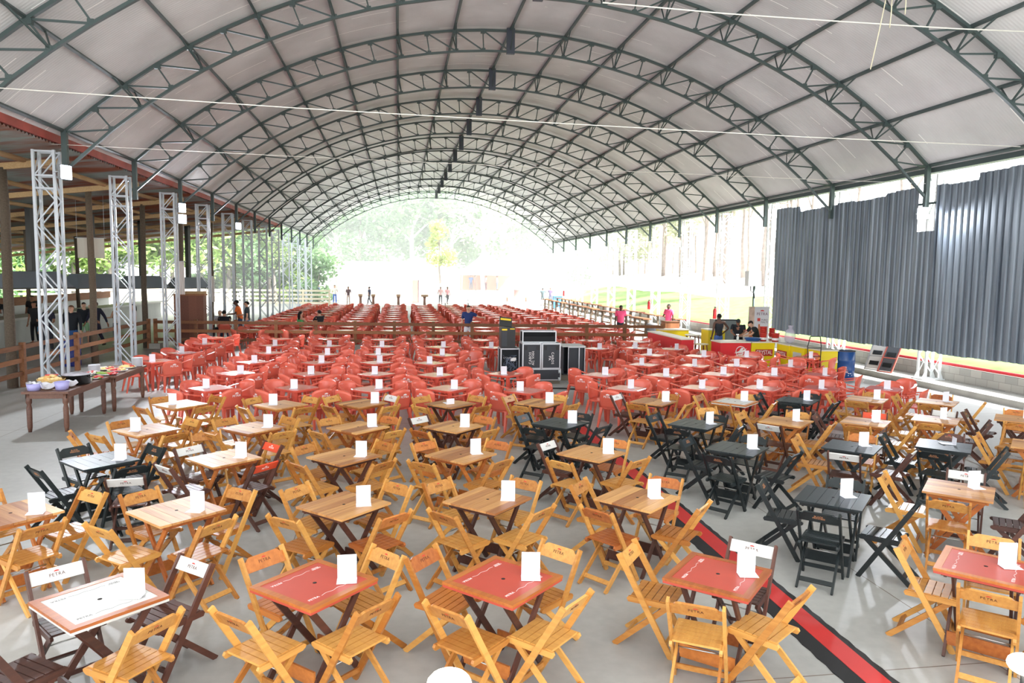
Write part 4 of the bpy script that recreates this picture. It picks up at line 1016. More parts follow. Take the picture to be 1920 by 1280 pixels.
# wooden podium
t = empty('podium', (11.75, 30.6, 0), label='brown plank podium behind the long red counter', cat='podium'); MB().b2((-.32, -.25, 0), (.32, .25, 1.1)).build('body', wood('podium planks', (130, 80, 50), (176, 118, 78), .55, plank=.09), t); MB().b2((-.34, -.27, 1.1), (.34, .27, 1.14)).build('top', RAILWOOD, t)
t = empty('waste_bin', (11.9, 33.4, 0), label='dark grey waste bin behind the brown podium', cat='bin'); MB().lathe([(.2, 0), (.25, .7), (.27, .72), (.27, .76)], (0, 0, 0), 16).build('bin_body', mat('dark grey plastic', (72, 76, 84), .5), t); MB().lathe([(.28, .76), (.26, .84), (.05, .88)], (0, 0, 0), 16).build('lid', mat('grey plastic lid', (120, 122, 124), .5), t)
# electric box on its pole
t = empty('electric_box', (XR-.05, 29.6, 0), label='white electric meter box on a pole beside the corrugated screen', cat='electric box'); MB().b2((-.3, -.2, 2.72), (.26, .15, 3.36)).build('box', mat('white enamel box', (214, 218, 216), .5), t); MB().tube([(.12, .1, 0), (.12, .1, 2.8)], .05, 8).build('pole', GREENSTEEL, t)
MB().tube([(-.12, -.05, 2.72), (-.1, -.05, 2.5), (.08, .02, 2.42), (.12, .04, 2.2)], .02, 6).build('conduit', BLACKPL, t)
# fire extinguishers
def extinguisher(p, lab):
    t = empty('fire_extinguisher', p, label=lab, cat='fire extinguisher'); MB().lathe([(.0, 0), (.085, 0), (.09, .03), (.09, .42), (.06, .50), (.025, .53)], (0, 0, 0), 16).build('cylinder', mat('fire red enamel', (214, 40, 44), .3), t)
    MB().box((0, 0, .57), (.05, .12, .05)).build('valve', BLACKPL, t); MB().tube([(0, -.05, .57), (-.08, -.09, .45), (-.1, -.06, .15)], .012, 6).build('hose', BLACKPL, t)
    MB().b2((.0, -.02, .2), (.11, .02, .24)).build('bracket', GALV, t)
p = aty(1334, 618, 33.6); extinguisher((XR+.08, 33.6, 1.05), 'red fire extinguisher on a column beside the man in the black vest')
extinguisher((XR+.08, 43.1, 1.05), 'red fire extinguisher on the column behind the second man in pink')
extinguisher((XR+.08, 66.7, 1.1), 'small distant red fire extinguisher near the blue bin')
# folded sign boards leaning by the block wall
def leaner(x, y, lab, lean, mA, mB_, rz):
    t = empty('sign_frame', (x, y, .17), rz, lab, 'sign frame'); m_ = MB(); L_ = 1.05
    R_ = Matrix.Rotation(radians(lean), 3, 'X')
    for s in (-1, 1): m_.bar(R_ @ Vector((s*.24, 0, 0)), R_ @ Vector((s*.24, 0, L_)), .04, .03)
    for z in (.02, .5, L_-.02): m_.bar(R_ @ Vector((-.24, 0, z)), R_ @ Vector((.24, 0, z)), .04, .03)
    m_.build('frame', mA, t); m_ = MB(); m_.box(R_ @ Vector((0, .012, .5)), (.44, .008, .9), R_); m_.build('board', mB_, t)
    m_ = MB()
    for z in (.25, .62): m_.box(R_ @ Vector((0, -.006, z)), (.3, .02, .14), R_)
    m_.build('hardware', BLACKPL, t)
leaner(15.12, 21.5, 'pale sign frame leaning on the low block wall beyond the blue barrel', -28, mat('grey metal frame', (150, 150, 152), .5), mat('pale board', (196, 190, 186), .6), radians(-66))
leaner(15.14, 20.9, 'reddish sign frame leaning beside the pale one on the block wall', -28, mat('faded red frame', (186, 96, 84), .6), mat('dark board', (84, 84, 88), .6), radians(-72))
# bar-height tables with weighted feet, right side
def make_bartable():
    t = empty('bar_table'); tag(t, 'x', 'table', 'high plank tables on the right')
    MB().b2((-.22, -.9, 1.02), (.22, .9, 1.07)).build('tabletop', RAILWOOD, t)
    for s in (-1, 1):
        MB().b2((-.05, s*.72-.05, 0), (.05, s*.72+.05, 1.02)).build('leg', POSTWOOD, t); MB().lathe([(.15, 0), (.17, .24), (.0, .24)], (0, s*.72, 0), 14, False).build('concrete_foot', mat('whitewashed concrete', (208, 208, 204), .8), t)
    MB().b2((-.03, -.7, .4), (.03, .7, .46)).build('stretcher', RAILWOOD, t); return t
PB = Proto(make_bartable()); q = 0
for x, n in ((11.6, 9), (13.3, 10)):
    for i in range(n):
        PB.place((x+.05*i, 34.2+3.1*i, 0), radians(rnd.uniform(-4, 4)), 'high plank bar table, %s along the %s line by the right columns' % (ORD[i], 'inner' if x < 12 else 'outer'))

# ------------------------------------------------------------------ buffet tables and food
def buffet(x0, y0, x1, y1, lab):
    t = empty('buffet_table', ((x0+x1)/2, (y0+y1)/2, 0), label=lab, cat='table'); a, b = (x1-x0)/2, (y1-y0)/2
    MB().b2((-a, -b, .735), (a, b, .78)).build('tabletop', BUFFETWOOD, t)
    m_ = MB(); m_.b2((-a+.05, -b+.05, .64), (a-.05, -b+.08, .735)); m_.b2((-a+.05, b-.08, .64), (a-.05, b-.05, .735)); m_.b2((-a+.05, -b+.05, .64), (-a+.08, b-.05, .735)); m_.b2((a-.08, -b+.05, .64), (a-.05, b-.05, .735)); m_.build('apron', BUFFETWOOD, t)
    for sx in (-1, 1):
        for sy in (-1, 1): MB().lathe([(.03, 0), (.045, .1), (.05, .45), (.035, .52), (.052, .56), (.052, .735)], (sx*(a-.09), sy*(b-.09), 0), 10).build('leg', BUFFETWOOD, t)
buffet(-6.96, 14.75, -6.14, 16.72, 'dark wooden buffet table nearer the viewer, with basket and black pot')
buffet(-6.86, 16.78, -6.02, 18.75, 'dark wooden buffet table farther back, with salad platters and plates')
LIL = mat('lilac plastic', (176, 172, 226), .35); WPL = mat('white china', (236, 236, 242), .25)
TZB = .781
def bowl(name, x, y, r, h, m_, lab, cat, fill=None):
    t = empty(name, (x, y, TZB), label=lab, cat=cat); MB().lathe([(0, 0), (r*.82, 0), (r, h), (r*.96, h), (r*.78, .015), (0, .015)], (0, 0, 0), 24, False).build('bowl', m_, t)
    if fill:
        mb = MB(); rr = random.Random(int(x*99+y*7))
        for k in range(26):
            a_ = rr.uniform(0, 2*pi); q = r*.8*rr.random()**.5; mb.cur = rr.randrange(len(fill)); mb.ball((q*cos(a_), q*sin(a_), h*.75+rr.uniform(0, .05)), (.04, .03, .022), 7, 5)
        mb.build('filling', fill, t)
    return t
BREAD = [mat('pale bread', (236, 208, 150), .7), mat('golden bread', (222, 176, 104), .7)]
GRN = mat('lettuce green', (140, 176, 70), .6); RED_ = mat('tomato red', (206, 50, 42), .4); YEL_ = mat('pale yellow salad', (226, 206, 130), .6); PUR = mat('beetroot purple', (110, 50, 80), .5); WHT = mat('white onion', (236, 226, 214), .6)
bowl('plastic_tub', -6.82, 14.95, .13, .13, LIL, 'lilac tub of cutlery at the near left corner of the buffet', 'tub', [WPL, mat('steel cutlery', (190, 190, 196), .3, .6)])
bowl('plastic_tub', -6.36, 15.02, .13, .15, LIL, 'empty looking lilac tub at the near right corner of the buffet', 'tub')
def napkins(x, y, r, lab):
    mb = MB(); n = 12; rr = random.Random(int(x*50)); vs = [(0, 0, .004)]
    for i in range(n): a_ = 2*pi*i/n; vs.append((r*.6*cos(a_), r*.6*sin(a_), .03))
    for i in range(n): a_ = 2*pi*i/n; q = r*(1.15 if i % 3 == 0 else .85); vs.append((q*cos(a_), q*sin(a_), .13 if i % 3 else .09))
    fs = [(0, 1+i, 1+(i+1) % n) for i in range(n)]+[(1+i, n+1+i, n+1+(i+1) % n, 1+(i+1) % n) for i in range(n)]
    vs2 = [(x_*.97, y_*.97, z_+.006) for x_, y_, z_ in vs]; k = len(vs); mb.add(vs+vs2, fs+[tuple(k+q for q in f[::-1]) for f in fs])
    t = empty('napkin_basket', (x, y, TZB), label=lab, cat='napkin basket'); mb.build('napkin', WPL, t); MB().ball((0, 0, .05), (r*.55, r*.5, .045), 12, 7).build('contents', WHT, t)
napkins(-6.60, 14.98, .15, 'white napkin lined basket between the two lilac tubs'); napkins(-6.32, 15.28, .13, 'white napkin lined basket behind the right-hand lilac tub')
t = empty('bread_basket', (-6.72, 15.42, TZB), label='wide wicker basket heaped with bread on the nearer buffet table', cat='basket')
MB().lathe([(0, 0), (.17, 0), (.22, .05), (.22, .09), (.25, .15), (.235, .15), (.2, .05), (0, .03)], (0, 0, 0), 20, False).build('wicker', mat('straw wicker', (214, 178, 112), .8, var=.2, noise=40), t)
mb = MB(); rr = random.Random(2)
for k in range(22):
    a_ = rr.uniform(0, 2*pi); q = .18*rr.random()**.5; mb.cur = k % 2; mb.ball((q*cos(a_), q*sin(a_), .15+.06*(1-q/.18)), (.055, .04, .032), 8, 6)
mb.build('bread', BREAD, t); MB().box((-.02, .08, .215), (.2, .1, .02)).build('red_napkin', RED_, t)
t = empty('pot', (-6.40, 15.75, TZB), label='large black pot covered with film in the middle of the buffet', cat='pot'); MB().lathe([(0, 0), (.24, 0), (.25, .02), (.25, .17), (.265, .18), (.265, .19), (0, .19)], (0, 0, 0), 28, False).build('pan', mat('black enamel', (20, 22, 24), .25), t)
for s in (-1, 1): MB().tube([(s*.25, -.05, .14), (s*.31, -.04, .15), (s*.31, .04, .15), (s*.25, .05, .14)], .012, 6).build('handle', BLACKPL, t)
MB().lathe([(.262, .191), (.2, .21), (.08, .225), (0, .22)], (0, 0, 0), 28, False).build('film_cover', mat('crinkled cling film', (196, 192, 200), .15, var=.2, noise=12), t)
for x, y, lab in ((-6.28, 15.62, 'clear glass condiment bottle right of the black pot'), (-6.24, 16.02, 'second clear glass condiment bottle, behind the first')):
    t = empty('condiment_bottle', (x, y, TZB), label=lab, cat='bottle'); MB().lathe([(0, 0), (.035, 0), (.035, .12), (.018, .15), (.018, .17)], (0, 0, 0), 12).build('bottle_body', mat('clear glass', (206, 212, 206), .1), t); MB().lathe([(.02, .17), (.02, .2)], (0, 0, 0), 10).build('cap', WPL, t)
t = empty('condiment_bottle', (-6.25, 15.82, TZB), label='dark sauce bottle between the clear condiment bottles', cat='bottle'); MB().lathe([(0, 0), (.045, 0), (.045, .13), (.02, .16), (.02, .19)], (0, 0, 0), 12).build('bottle_body', BLACKPL, t); MB().b2((-.03, -.047, .04), (.03, -.04, .1)).build('label_strip', WPL, t)
def platter(x, y, rx, ry, fills, lab, z=TZB):
    t = empty('salad_platter', (x, y, z), label=lab, cat='platter'); n = 26
    mb = MB(); mb.lathe([(0, 0), (.6, 0), (1, .035), (.98, .04), (.6, .012), (0, .012)], (0, 0, 0), n, False); mb.v = [(a_*rx, b_*ry, c_) for a_, b_, c_ in mb.v]; mb.build('dish', WPL, t)
    mb = MB(); rr = random.Random(int(abs(x*77+y*31)))
    for k in range(46):
        a_ = rr.uniform(0, 2*pi); q = .82*rr.random()**.5; u = q*cos(a_); mb.cur = min(len(fills)-1, int((u+.85)/1.7*len(fills))) if rr.random() < .8 else rr.randrange(len(fills))
        mb.ball((u*rx, q*sin(a_)*ry, .03+rr.uniform(0, .025)), (rr.uniform(.03, .06), rr.uniform(.03, .06), .02), 7, 5)
    mb.build('salad', fills, t)
platter(-6.30, 16.4, .15, .17, [GRN, RED_], 'oval platter of lettuce nearest the black pot'); platter(-6.70, 16.25, .2, .2, [WHT, RED_, PUR], 'platter of radish and beetroot left of the lettuce platter')
platter(-6.28, 17.02, .22, .2, [GRN, GRN, RED_], 'long platter of green leaves on the farther buffet table'); platter(-6.66, 17.1, .18, .2, [PUR, RED_, WHT], 'dark beetroot platter beside the long green platter')
platter(-6.28, 17.6, .22, .2, [YEL_, RED_, YEL_], 'platter of yellow salad with tomato in the middle of the farther table'); platter(-6.62, 17.85, .2, .22, [WHT, YEL_, RED_], 'pale salad platter behind the yellow one'); platter(-6.25, 18.12, .2, .18, [YEL_, YEL_, RED_], 'last yellow salad platter before the plates')
pm = MB(); pm.lathe([(0, 0), (.07, 0), (.12, .012), (.118, .016), (.07, .006), (0, .006)], (0, 0, 0), 22, False)
o = pm.build('dinner_plate', WPL); tag(o, 'x', 'plate', 'stacked white plates'); PP = Proto(o)
for x, y, n, lab in ((-6.72, 17.48, 13, 'white dinner plate in the left stack on the farther buffet table'), (-6.16, 18.52, 16, 'white dinner plate in the stack at the far end of the buffet'), (-6.78, 16.62, 8, 'white dinner plate in the low stack behind the black pot')):
    for k in range(n): PP.place((x, y, TZB+.0128*k), 0, lab, lab.replace('white dinner plate in', 'white plates in'))

# ------------------------------------------------------------------ people
SK = {'a': mat('light skin', (214, 168, 142), .6), 'b': mat('brown skin', (150, 104, 80), .6), 'c': mat('dark skin', (92, 62, 50), .6)}
def skinmesh(name, verts, edges, radii, mtl, parent, root=0, sub=1):
    me = bpy.data.meshes.new(name); me.from_pydata([tuple(v) for v in verts], edges, [])
    o = bpy.data.objects.new(name, me); WORK.collection.objects.link(o)
    s = o.modifiers.new('skin', 'SKIN'); s.use_smooth_shade = True
    for i, r_ in enumerate(radii):
        d = me.skin_vertices[0].data[i]; d.radius = r_ if isinstance(r_, tuple) else (r_, r_); d.use_root = (i == root)
    ss = o.modifiers.new('sub', 'SUBSURF'); ss.levels = sub; ss.render_levels = sub
    dg = workshop_graph()
    m2 = bpy.data.meshes.new_from_object(o.evaluated_get(dg)); m2.name = name
    bpy.data.objects.remove(o); bpy.data.meshes.remove(me)
    m2.materials.clear(); m2.materials.append(mtl)
    for p in m2.polygons: p.use_smooth = True
    q = bpy.data.objects.new(name, m2); COL.objects.link(q); q.parent = parent; KIDS.setdefault(parent.name, []).append(q); return q
class Sk:
    def __init__(self): self.v = []; self.e = []; self.r = []
    def p(self, co, r, par=None):
        self.v.append(Vector(co)); self.r.append(r); i = len(self.v)-1
        if par is not None: self.e.append((par, i))
        return i

def cl(rgb): return mat('cloth %d %d %d' % rgb, rgb, .85)
def person(loc, head, label, h=1.72, skin='b', shirt=(30, 34, 44), pants=(40, 60, 100), hair=(24, 20, 20), sleeve='short', legs='stand', arms=('hang', 'hang'), lean=0.0, girth=1.0, shorts=False, cap=None, longhair=False, turn=0.0, shoes=(40, 38, 40), fingers=True):
    t = empty('person', loc, head, label, 'person'); k = h/1.72
    S_ = lambda v: Vector(v)*k
    hipz = .93 if legs != 'sit' else .50
    def up(y, z):       # lean the trunk forward about the hips
        dy, dz = y, z-hipz; return (dy*cos(lean)+dz*sin(lean), hipz+dz*cos(lean)-dy*sin(lean))
    def T(x, y, z): z = z-.93+hipz; yy, zz = up(y, z); return S_((x, yy, zz))
    pel, sp, che, nb = T(0, 0, .95), T(0, 0, 1.12), T(0, 0, 1.32), T(0, -.01, 1.46)
    hb, hm, ht = T(0, .015, 1.54), T(0, .03, 1.62), T(0, .015, 1.70)
    sh = {s: T(s*.19*(.6+.4*girth), -.01, 1.40) for s in (-1, 1)}
    ARM = {'hang': ((.05, -.02, -.29), (.02, .06, -.25)), 'fwd': ((.03, .10, -.26), (-.04, .24, -.02)), 'hip': ((.16, -.10, -.22), (-.13, .14, -.18)), 'up': ((.08, .16, -.14), (-.03, .10, .24)),
           'out': ((.22, .10, -.12), (.16, .18, .0)), 'back': ((.06, -.16, -.25), (.03, -.08, -.24)), 'swing': ((.04, .12, -.26), (.0, .16, -.2)), 'table': ((.04, .18, -.20), (-.10, .22, -.06)), 'cross': ((.08, .08, -.26), (-.24, .16, .04))}
    el, wr = {}, {}
    for s, nm in ((-1, arms[0]), (1, arms[1])):
        a_, b_ = ARM[nm]; el[s] = sh[s]+S_((s*a_[0], a_[1], a_[2])); wr[s] = el[s]+S_((s*b_[0], b_[1], b_[2]))
    hip = {s: S_((s*.095, 0, hipz-.03)) for s in (-1, 1)}
    kn, an, to = {}, {}, {}
    for s in (-1, 1):
        if legs == 'sit': kn[s] = S_((s*.13, .40, .47)); an[s] = S_((s*.13, .38, .09))
        elif legs == 'walk': q = s; kn[s] = S_((s*.09, .12*q+.04, .50)); an[s] = S_((s*.09, .26*q-.06, .10 if q > 0 else .13))
        else: kn[s] = S_((s*.105, .02, .49)); an[s] = S_((s*.12, -.02, .085))
        to[s] = an[s]+S_((s*.02, .15, -.055))
    g = girth
    # one continuous body: trunk, head, arms with five fingers, legs and feet
    b = Sk(); p0 = b.p(pel, (.125*k*g, .095*k*g)); p1 = b.p(sp, (.115*k*g, .09*k*g), p0); p2 = b.p(che, (.135*k*g, .095*k*g), p1); p3 = b.p(nb, (.06*k, .055*k), p2)
    p4 = b.p(hb, (.058*k, .06*k), p3); p5 = b.p(hm, (.080*k, .098*k), p4); p6 = b.p(ht, (.055*k, .065*k), p5)
    b.p(T(0, .145, 1.605), (.012*k, .014*k), p5)
    for s in (-1, 1): b.p(T(s*.088, .01, 1.61), (.012*k, .024*k), p5)
    for s in (-1, 1):
        a1 = b.p(sh[s], .056*k*(.5+.5*g), p2); a2 = b.p(el[s], .038*k, a1); a3 = b.p(wr[s], .026*k, a2)
        d = (wr[s]-el[s]).normalized(); sd = d.cross(Vector((0, 1, 0) if abs(d.y) < .8 else (0, 0, 1))).normalized(); pa = b.p(wr[s]+d*.055*k, (.034*k, .018*k), a3)
        if fingers:
            for q, (o_, ln) in enumerate(((-.027, .062), (-.009, .074), (.009, .070), (.026, .055))):
                r0 = wr[s]+d*.09*k+sd*o_*k; i1 = b.p(r0, .010*k, pa); i2 = b.p(r0+d*ln*.5*k+Vector((0, .008, -.004))*k, .009*k, i1); b.p(r0+d*ln*k+Vector((0, .022, -.012))*k, .007*k, i2)
            th = b.p(wr[s]+d*.035*k-sd*.038*k, .011*k, pa); b.p(wr[s]+d*.08*k-sd*.052*k+Vector((0, .015, 0))*k, .009*k, th)
        l1 = b.p(hip[s], .078*k, p0); l2 = b.p(kn[s], .052*k, l1); l3 = b.p(an[s], .036*k, l2); l4 = b.p(to[s], (.034*k, .024*k), l3)
    skinmesh('body', b.v, b.e, b.r, SK[skin], t)
    # shirt
    c = Sk(); q0 = c.p(T(0, .0, .84), (.158*k*g, .132*k*g)); qa = c.p(T(0, 0, .96), (.156*k*g, .13*k*g), q0); q1 = c.p(sp, (.148*k*g, .125*k*g), qa); q2 = c.p(che, (.164*k*g*(1+.25*lean), .132*k*g*(1+.5*lean)), q1); q3 = c.p(T(0, -.012, 1.435), (.098*k, .082*k), q2)
    for s in (-1, 1):
        if sleeve == 'none': c.p(sh[s]+S_((-s*.035, 0, .012)), .078*k, q2); continue
        u = c.p(sh[s]+S_((0, 0, .012)), .084*k*(.5+.5*g), q2)
        if sleeve == 'short': c.p(sh[s].lerp(el[s], .72), .058*k, u)
        else: e_ = c.p(el[s], .054*k, u); c.p(el[s].lerp(wr[s], .92), .038*k, e_)
    skinmesh('shirt', c.v, c.e, c.r, cl(shirt), t)
    c = Sk(); q0 = c.p(T(0, 0, 1.0), (.143*k*g, .122*k*g)); q0 = c.p(S_((0, 0, hipz+.0)), (.148*k*g, .126*k*g), q0)
    for s in (-1, 1):
        u = c.p(hip[s].lerp(kn[s], .22), .088*k*(.6+.4*g), q0)
        if shorts: c.p(hip[s].lerp(kn[s], .85), .082*k, u)
        else: e_ = c.p(kn[s], .070*k, u); c.p(kn[s].lerp(an[s], .93), .055*k, e_)
    skinmesh('trousers', c.v, c.e, c.r, cl(pants), t)
    for s in (-1, 1):
        c = Sk(); i_ = c.p(an[s]-S_((0, .035, .03)), (.044*k, .045*k)); c.p(to[s]+S_((0, .02, -.002)), (.042*k, .028*k), i_); skinmesh('shoe', c.v, c.e, c.r, cl(shoes), t)
    # hair or cap, face
    hb_ = MB(); hb_.ball((0, -.002, 1.632), (.085, .108, .098), 14, 10)
    keep = []
    for f in hb_.f:
        cy = sum(hb_.v[i][1] for i in f)/len(f); cz = sum(hb_.v[i][2] for i in f)/len(f)
        if cz > 1.672 or (cy < .02 and cz > 1.60-(.03 if cy < -.04 else 0)): keep.append(f)
    hb_.f = keep; hb_.mi = [0]*len(keep); hb_.sm = [True]*len(keep)
    if longhair: hb_.ball((0, -.085, 1.50), (.085, .05, .17), 12, 8)
    if cap: hb_.ball((0, .10, 1.672), (.06, .065, .012), 10, 5)
    hb_.v = [tuple(T(*v)) for v in hb_.v]
    hb_.build('cap' if cap else 'hair', cl(cap or hair), t)
    f_ = MB()
    for s in (-1, 1): f_.ball(T(s*.032, .116, 1.630), .010*k, 8, 5)
    f_.build('eyes', mat('dark eyes', (26, 20, 18), .3), t)
    MB().box(T(0, .108, 1.565), (.045*k, .014*k, .010*k)).build('mouth', mat('lip', (140, 78, 72), .6), t)
    return t
PI = pi
def foot(px, py): v = at(px, py); return (v.x, v.y, 0)
BK = (24, 25, 30)
person((-14.55, 32.2, 0), radians(170), 'person in black with back turned at the counter holding a blue bag', skin='b', shirt=BK, pants=BK, arms=('hang', 'hang'), longhair=False)
t = empty('shopping_bag', (-14.28, 32.1, .42), label='light blue bag hanging from the hand of the person in black', cat='bag'); MB().lathe([(.06, 0), (.13, .06), (.13, .28), (.07, .34)], (0, 0, 0), 10).build('bag_body', mat('light blue plastic', (92, 172, 226), .4), t); MB().tube([(-.05, 0, .33), (0, 0, .46), (.05, 0, .33)], .01, 5).build('handle', mat('light blue plastic', (92, 172, 226), .4), t)
person((-16.9, 35.0, 0), radians(200), 'cook in black cap leaning over the counter at far left', skin='b', shirt=BK, pants=BK, cap=(20, 20, 22), arms=('fwd', 'fwd'), lean=.4, h=1.78)
person((-16.7, 36.8, 0), radians(190), 'cook in black shirt standing behind the one in the cap', skin='b', shirt=BK, pants=BK, h=1.8, arms=('fwd', 'hang'))
person((-11.2, 27.4, 0), radians(178), 'broad man in black sweater and blue jeans walking behind first grey column', h=1.8, skin='a', shirt=(20, 26, 34), pants=(44, 84, 140), hair=(110, 76, 56), sleeve='long', legs='walk', arms=('hang', 'swing'), girth=1.3)
person((-12.45, 31.6, 0), radians(195), 'man in black shirt and pale green shorts lifting a hand to his face', skin='a', shirt=(30, 36, 44), pants=(150, 196, 150), shorts=True, arms=('up', 'hang'), shoes=(230, 230, 228))
person((-11.75, 30.9, 0), radians(160), 'person in dark long sleeves striding behind the second timber post', h=1.78, skin='b', shirt=(30, 32, 50), pants=(34, 32, 52), sleeve='long', legs='walk', arms=('back', 'swing'))
person((-11.35, 31.9, 0), radians(75), 'woman with long fair hair, beige top and wide black trousers by the fence', h=1.68, skin='a', shirt=(196, 160, 130), pants=BK, hair=(196, 156, 104), longhair=True, arms=('fwd', 'fwd'), sleeve='none', shoes=(220, 214, 206))
person((-10.7, 31.9, 0), radians(120), 'person in white top and long dark skirt behind the second grey column', h=1.66, skin='a', shirt=(206, 196, 206), pants=(28, 26, 40), longhair=True)
person((-12.6, 28.8, 0), radians(200), 'person in dark clothes half hidden by the first grey column', skin='b', shirt=(40, 40, 56), pants=(50, 52, 60), arms=('fwd', 'hang'))
person((-7.95, 34.6, 0), radians(170), 'white-haired person in pale shirt seated beside the brown cabinet', skin='a', shirt=(190, 190, 196), pants=(60, 60, 70), hair=(200, 196, 190), legs='sit', arms=('table', 'table'))
person((-7.55, 33.6, 0), radians(10), 'person in black lettered T-shirt seated with back turned beside the cabinet', skin='a', shirt=(22, 24, 34), pants=(50, 70, 100), legs='sit', arms=('table', 'table'), h=1.78)
PRC2.place((-7.95, 34.6, 0), radians(170), 'red plastic armchair under the white-haired person beside the brown cabinet')
PRC2.place((-7.55, 33.6, 0), radians(10), 'red plastic armchair under the person in black lettered T-shirt')
person((-6.95, 34.0, 0), radians(95), 'person in bright orange shirt leaning toward the seated pair', h=1.78, skin='c', shirt=(240, 118, 52), pants=(52, 66, 96), arms=('fwd', 'fwd'), lean=.22)
person((-6.55, 33.4, 0), radians(95), 'man in dark green shirt and jeans standing by the crossing fence', h=1.74, skin='a', shirt=(52, 64, 70), pants=(84, 116, 168), arms=('hang', 'fwd'))
person((-4.36, 33.97, 0), radians(-45), 'person in green top seated at the red tables behind the fence', skin='a', shirt=(80, 190, 110), pants=(50, 50, 60), legs='sit', longhair=True, sleeve='none', arms=('table', 'table'))
person((-3.54, 33.97, 0), radians(45), 'person in black top and dark cap seated beside the one in green', skin='a', shirt=(24, 28, 34), pants=(40, 40, 50), legs='sit', cap=(38, 34, 30), arms=('table', 'table'), h=1.8)
person((2.78, 29.5, 0), radians(172), 'man in navy polo and white trousers standing at the crossing fence', h=1.80, skin='a', shirt=(36, 56, 110), pants=(232, 232, 238), arms=('out', 'hang'), hair=(44, 32, 28), shoes=(220, 218, 214))
MB_ = MB(); kp = at(1168, 640)
person((10.3, 33.2, 0), radians(176), 'man in bright pink T-shirt and dark shorts among the red tables', h=1.70, skin='c', shirt=(250, 92, 140), pants=(40, 48, 62), shorts=True, arms=('hang', 'hang'), hair=(24, 20, 20), girth=1.12)
person((12.95, 34.0, 0), radians(120), 'man in bright pink T-shirt standing behind the brown podium', h=1.74, skin='c', shirt=(250, 92, 140), pants=(40, 44, 56), arms=('hang', 'fwd'), girth=1.1)
person((11.85, 25.9, 0), radians(5), 'man in black sleeveless top and jeans, hand on hip, behind the counter', h=1.72, skin='c', shirt=(34, 38, 46), pants=(78, 112, 180), sleeve='none', arms=('hang', 'hip'))
person((12.35, 25.3, 0), radians(150), 'man in black shirt and cap bending over behind the red counter', h=1.66, skin='b', shirt=(30, 36, 42), pants=BK, cap=(30, 40, 40), lean=.5, arms=('table', 'table'), girth=1.15)
person((12.75, 24.6, 0), radians(95), 'young man in black shirt bending his head behind the CRYSTAL counter', h=1.62, skin='a', shirt=(26, 34, 36), pants=BK, lean=.5, arms=('table', 'table'))
# far people in the sunlight beyond the hall
person((-8.0, 76.5, 0), radians(-70), 'distant person in dark jacket with arm stretched out, left of white building', shirt=(70, 80, 110), pants=(70, 72, 100), sleeve='long', arms=('out', 'fwd'), skin='a', fingers=False)
person((-6.0, 71.5, 0), radians(180), 'distant person in white shirt and blue jeans beside white building', h=1.8, shirt=(240, 236, 230), pants=(70, 110, 200), skin='a', fingers=False)
person((-4.6, 69.4, 0), radians(160), 'distant person in dark top and pale skirt before white building', shirt=(90, 60, 66), pants=(190, 170, 160), skin='b', fingers=False)
person((-2.7, 69.6, 0), radians(70), 'distant person in navy walking before white building', shirt=(50, 54, 84), pants=(70, 70, 80), legs='walk', skin='b', fingers=False)
person((4.1, 73.0, 0), radians(180), 'distant person in pink and white shirt, left one of a pair', shirt=(240, 190, 190), pants=(80, 76, 84), skin='b', fingers=False)
person((4.8, 73.2, 0), radians(200), 'distant person in pink and white shirt, right one of a pair', shirt=(244, 176, 180), pants=(70, 64, 70), legs='walk', skin='b', fingers=False)
person((14.0, 71.0, 0), radians(10), 'distant man in dark green shirt and shorts seen from behind', h=1.76, shirt=(74, 92, 96), pants=(80, 96, 100), shorts=True, skin='b', arms=('hip', 'hip'), fingers=False)
person((15.6, 75.0, 0), radians(190), 'distant person in purple and navy beside the man in green', shirt=(86, 64, 110), pants=(66, 72, 110), skin='b', fingers=False)
HZ = 1.15
crowd = [(875, (60, 96, 170), (60, 80, 140), 'blue shirt at the left end of group'), (883, (70, 100, 160), (80, 90, 120), 'blue jacket second in group'), (891, (150, 110, 110), (120, 90, 90), 'brown shirt in group'), (899, (60, 60, 110), (50, 50, 90), 'dark navy shirt in group'), (905, (70, 70, 130), (60, 56, 90), 'purple navy shirt in group'),
         (911, (240, 150, 160), (90, 50, 70), 'pink shirt in front of group'), (924, (244, 210, 214), (120, 60, 90), 'pale pink shirt right of group'), (932, (240, 240, 244), (90, 130, 210), 'white shirt and blue jeans at right end of group')]
for i, (px, sh_, pa_, lab) in enumerate(crowd):
    p = aty(px, 542, 86-i % 3); person((p.x, p.y, HZ), radians(180+40*((i*7) % 5-2)), 'far person in %s under white tent' % lab, shirt=sh_, pants=pa_, skin='b', fingers=False)

# ------------------------------------------------------------------ beyond the hall
g = MB(); prof = [(73.5, -.05), (78, .5), (82, HZ), (130, HZ+.1), (170, 6)]
xs = [-90, -40, -16, 0, 20, 40, 70, 120]
for x in xs:
    for y, z in prof: g.v.append((x, y+(0 if x > 4 else 9), z*(1 if x > 8 else .6)))
k = len(prof)
for i in range(len(xs)-1):
    for j in range(k-1): a = i*k+j; g.f.append((a, a+k, a+k+1, a+1)); g.mi.append(0); g.sm.append(True)
structure('hill_yard', g, YARD)
WB = mat('white rendered wall', (240, 240, 238), .8)
t = empty('outbuilding', (0, 78, 0), label='plain white building with a pinkish door beyond the far rows of tables', cat='building')
MB().prism([(-6.0, 0), (2.75, 0), (2.75, 3.25), (1.3, 4.08), (-6.0, 4.1)], 'y', 0, 6).build('wall', WB, t); MB().box((1.72, -.03, 1.15), (.55, .08, 2.3)).build('door', mat('faded pink door', (206, 140, 120), .6), t); MB().box((2.06, -.04, 1.15), (.07, .1, 2.36)).build('door_frame', mat('plum door frame', (110, 76, 84), .6), t)
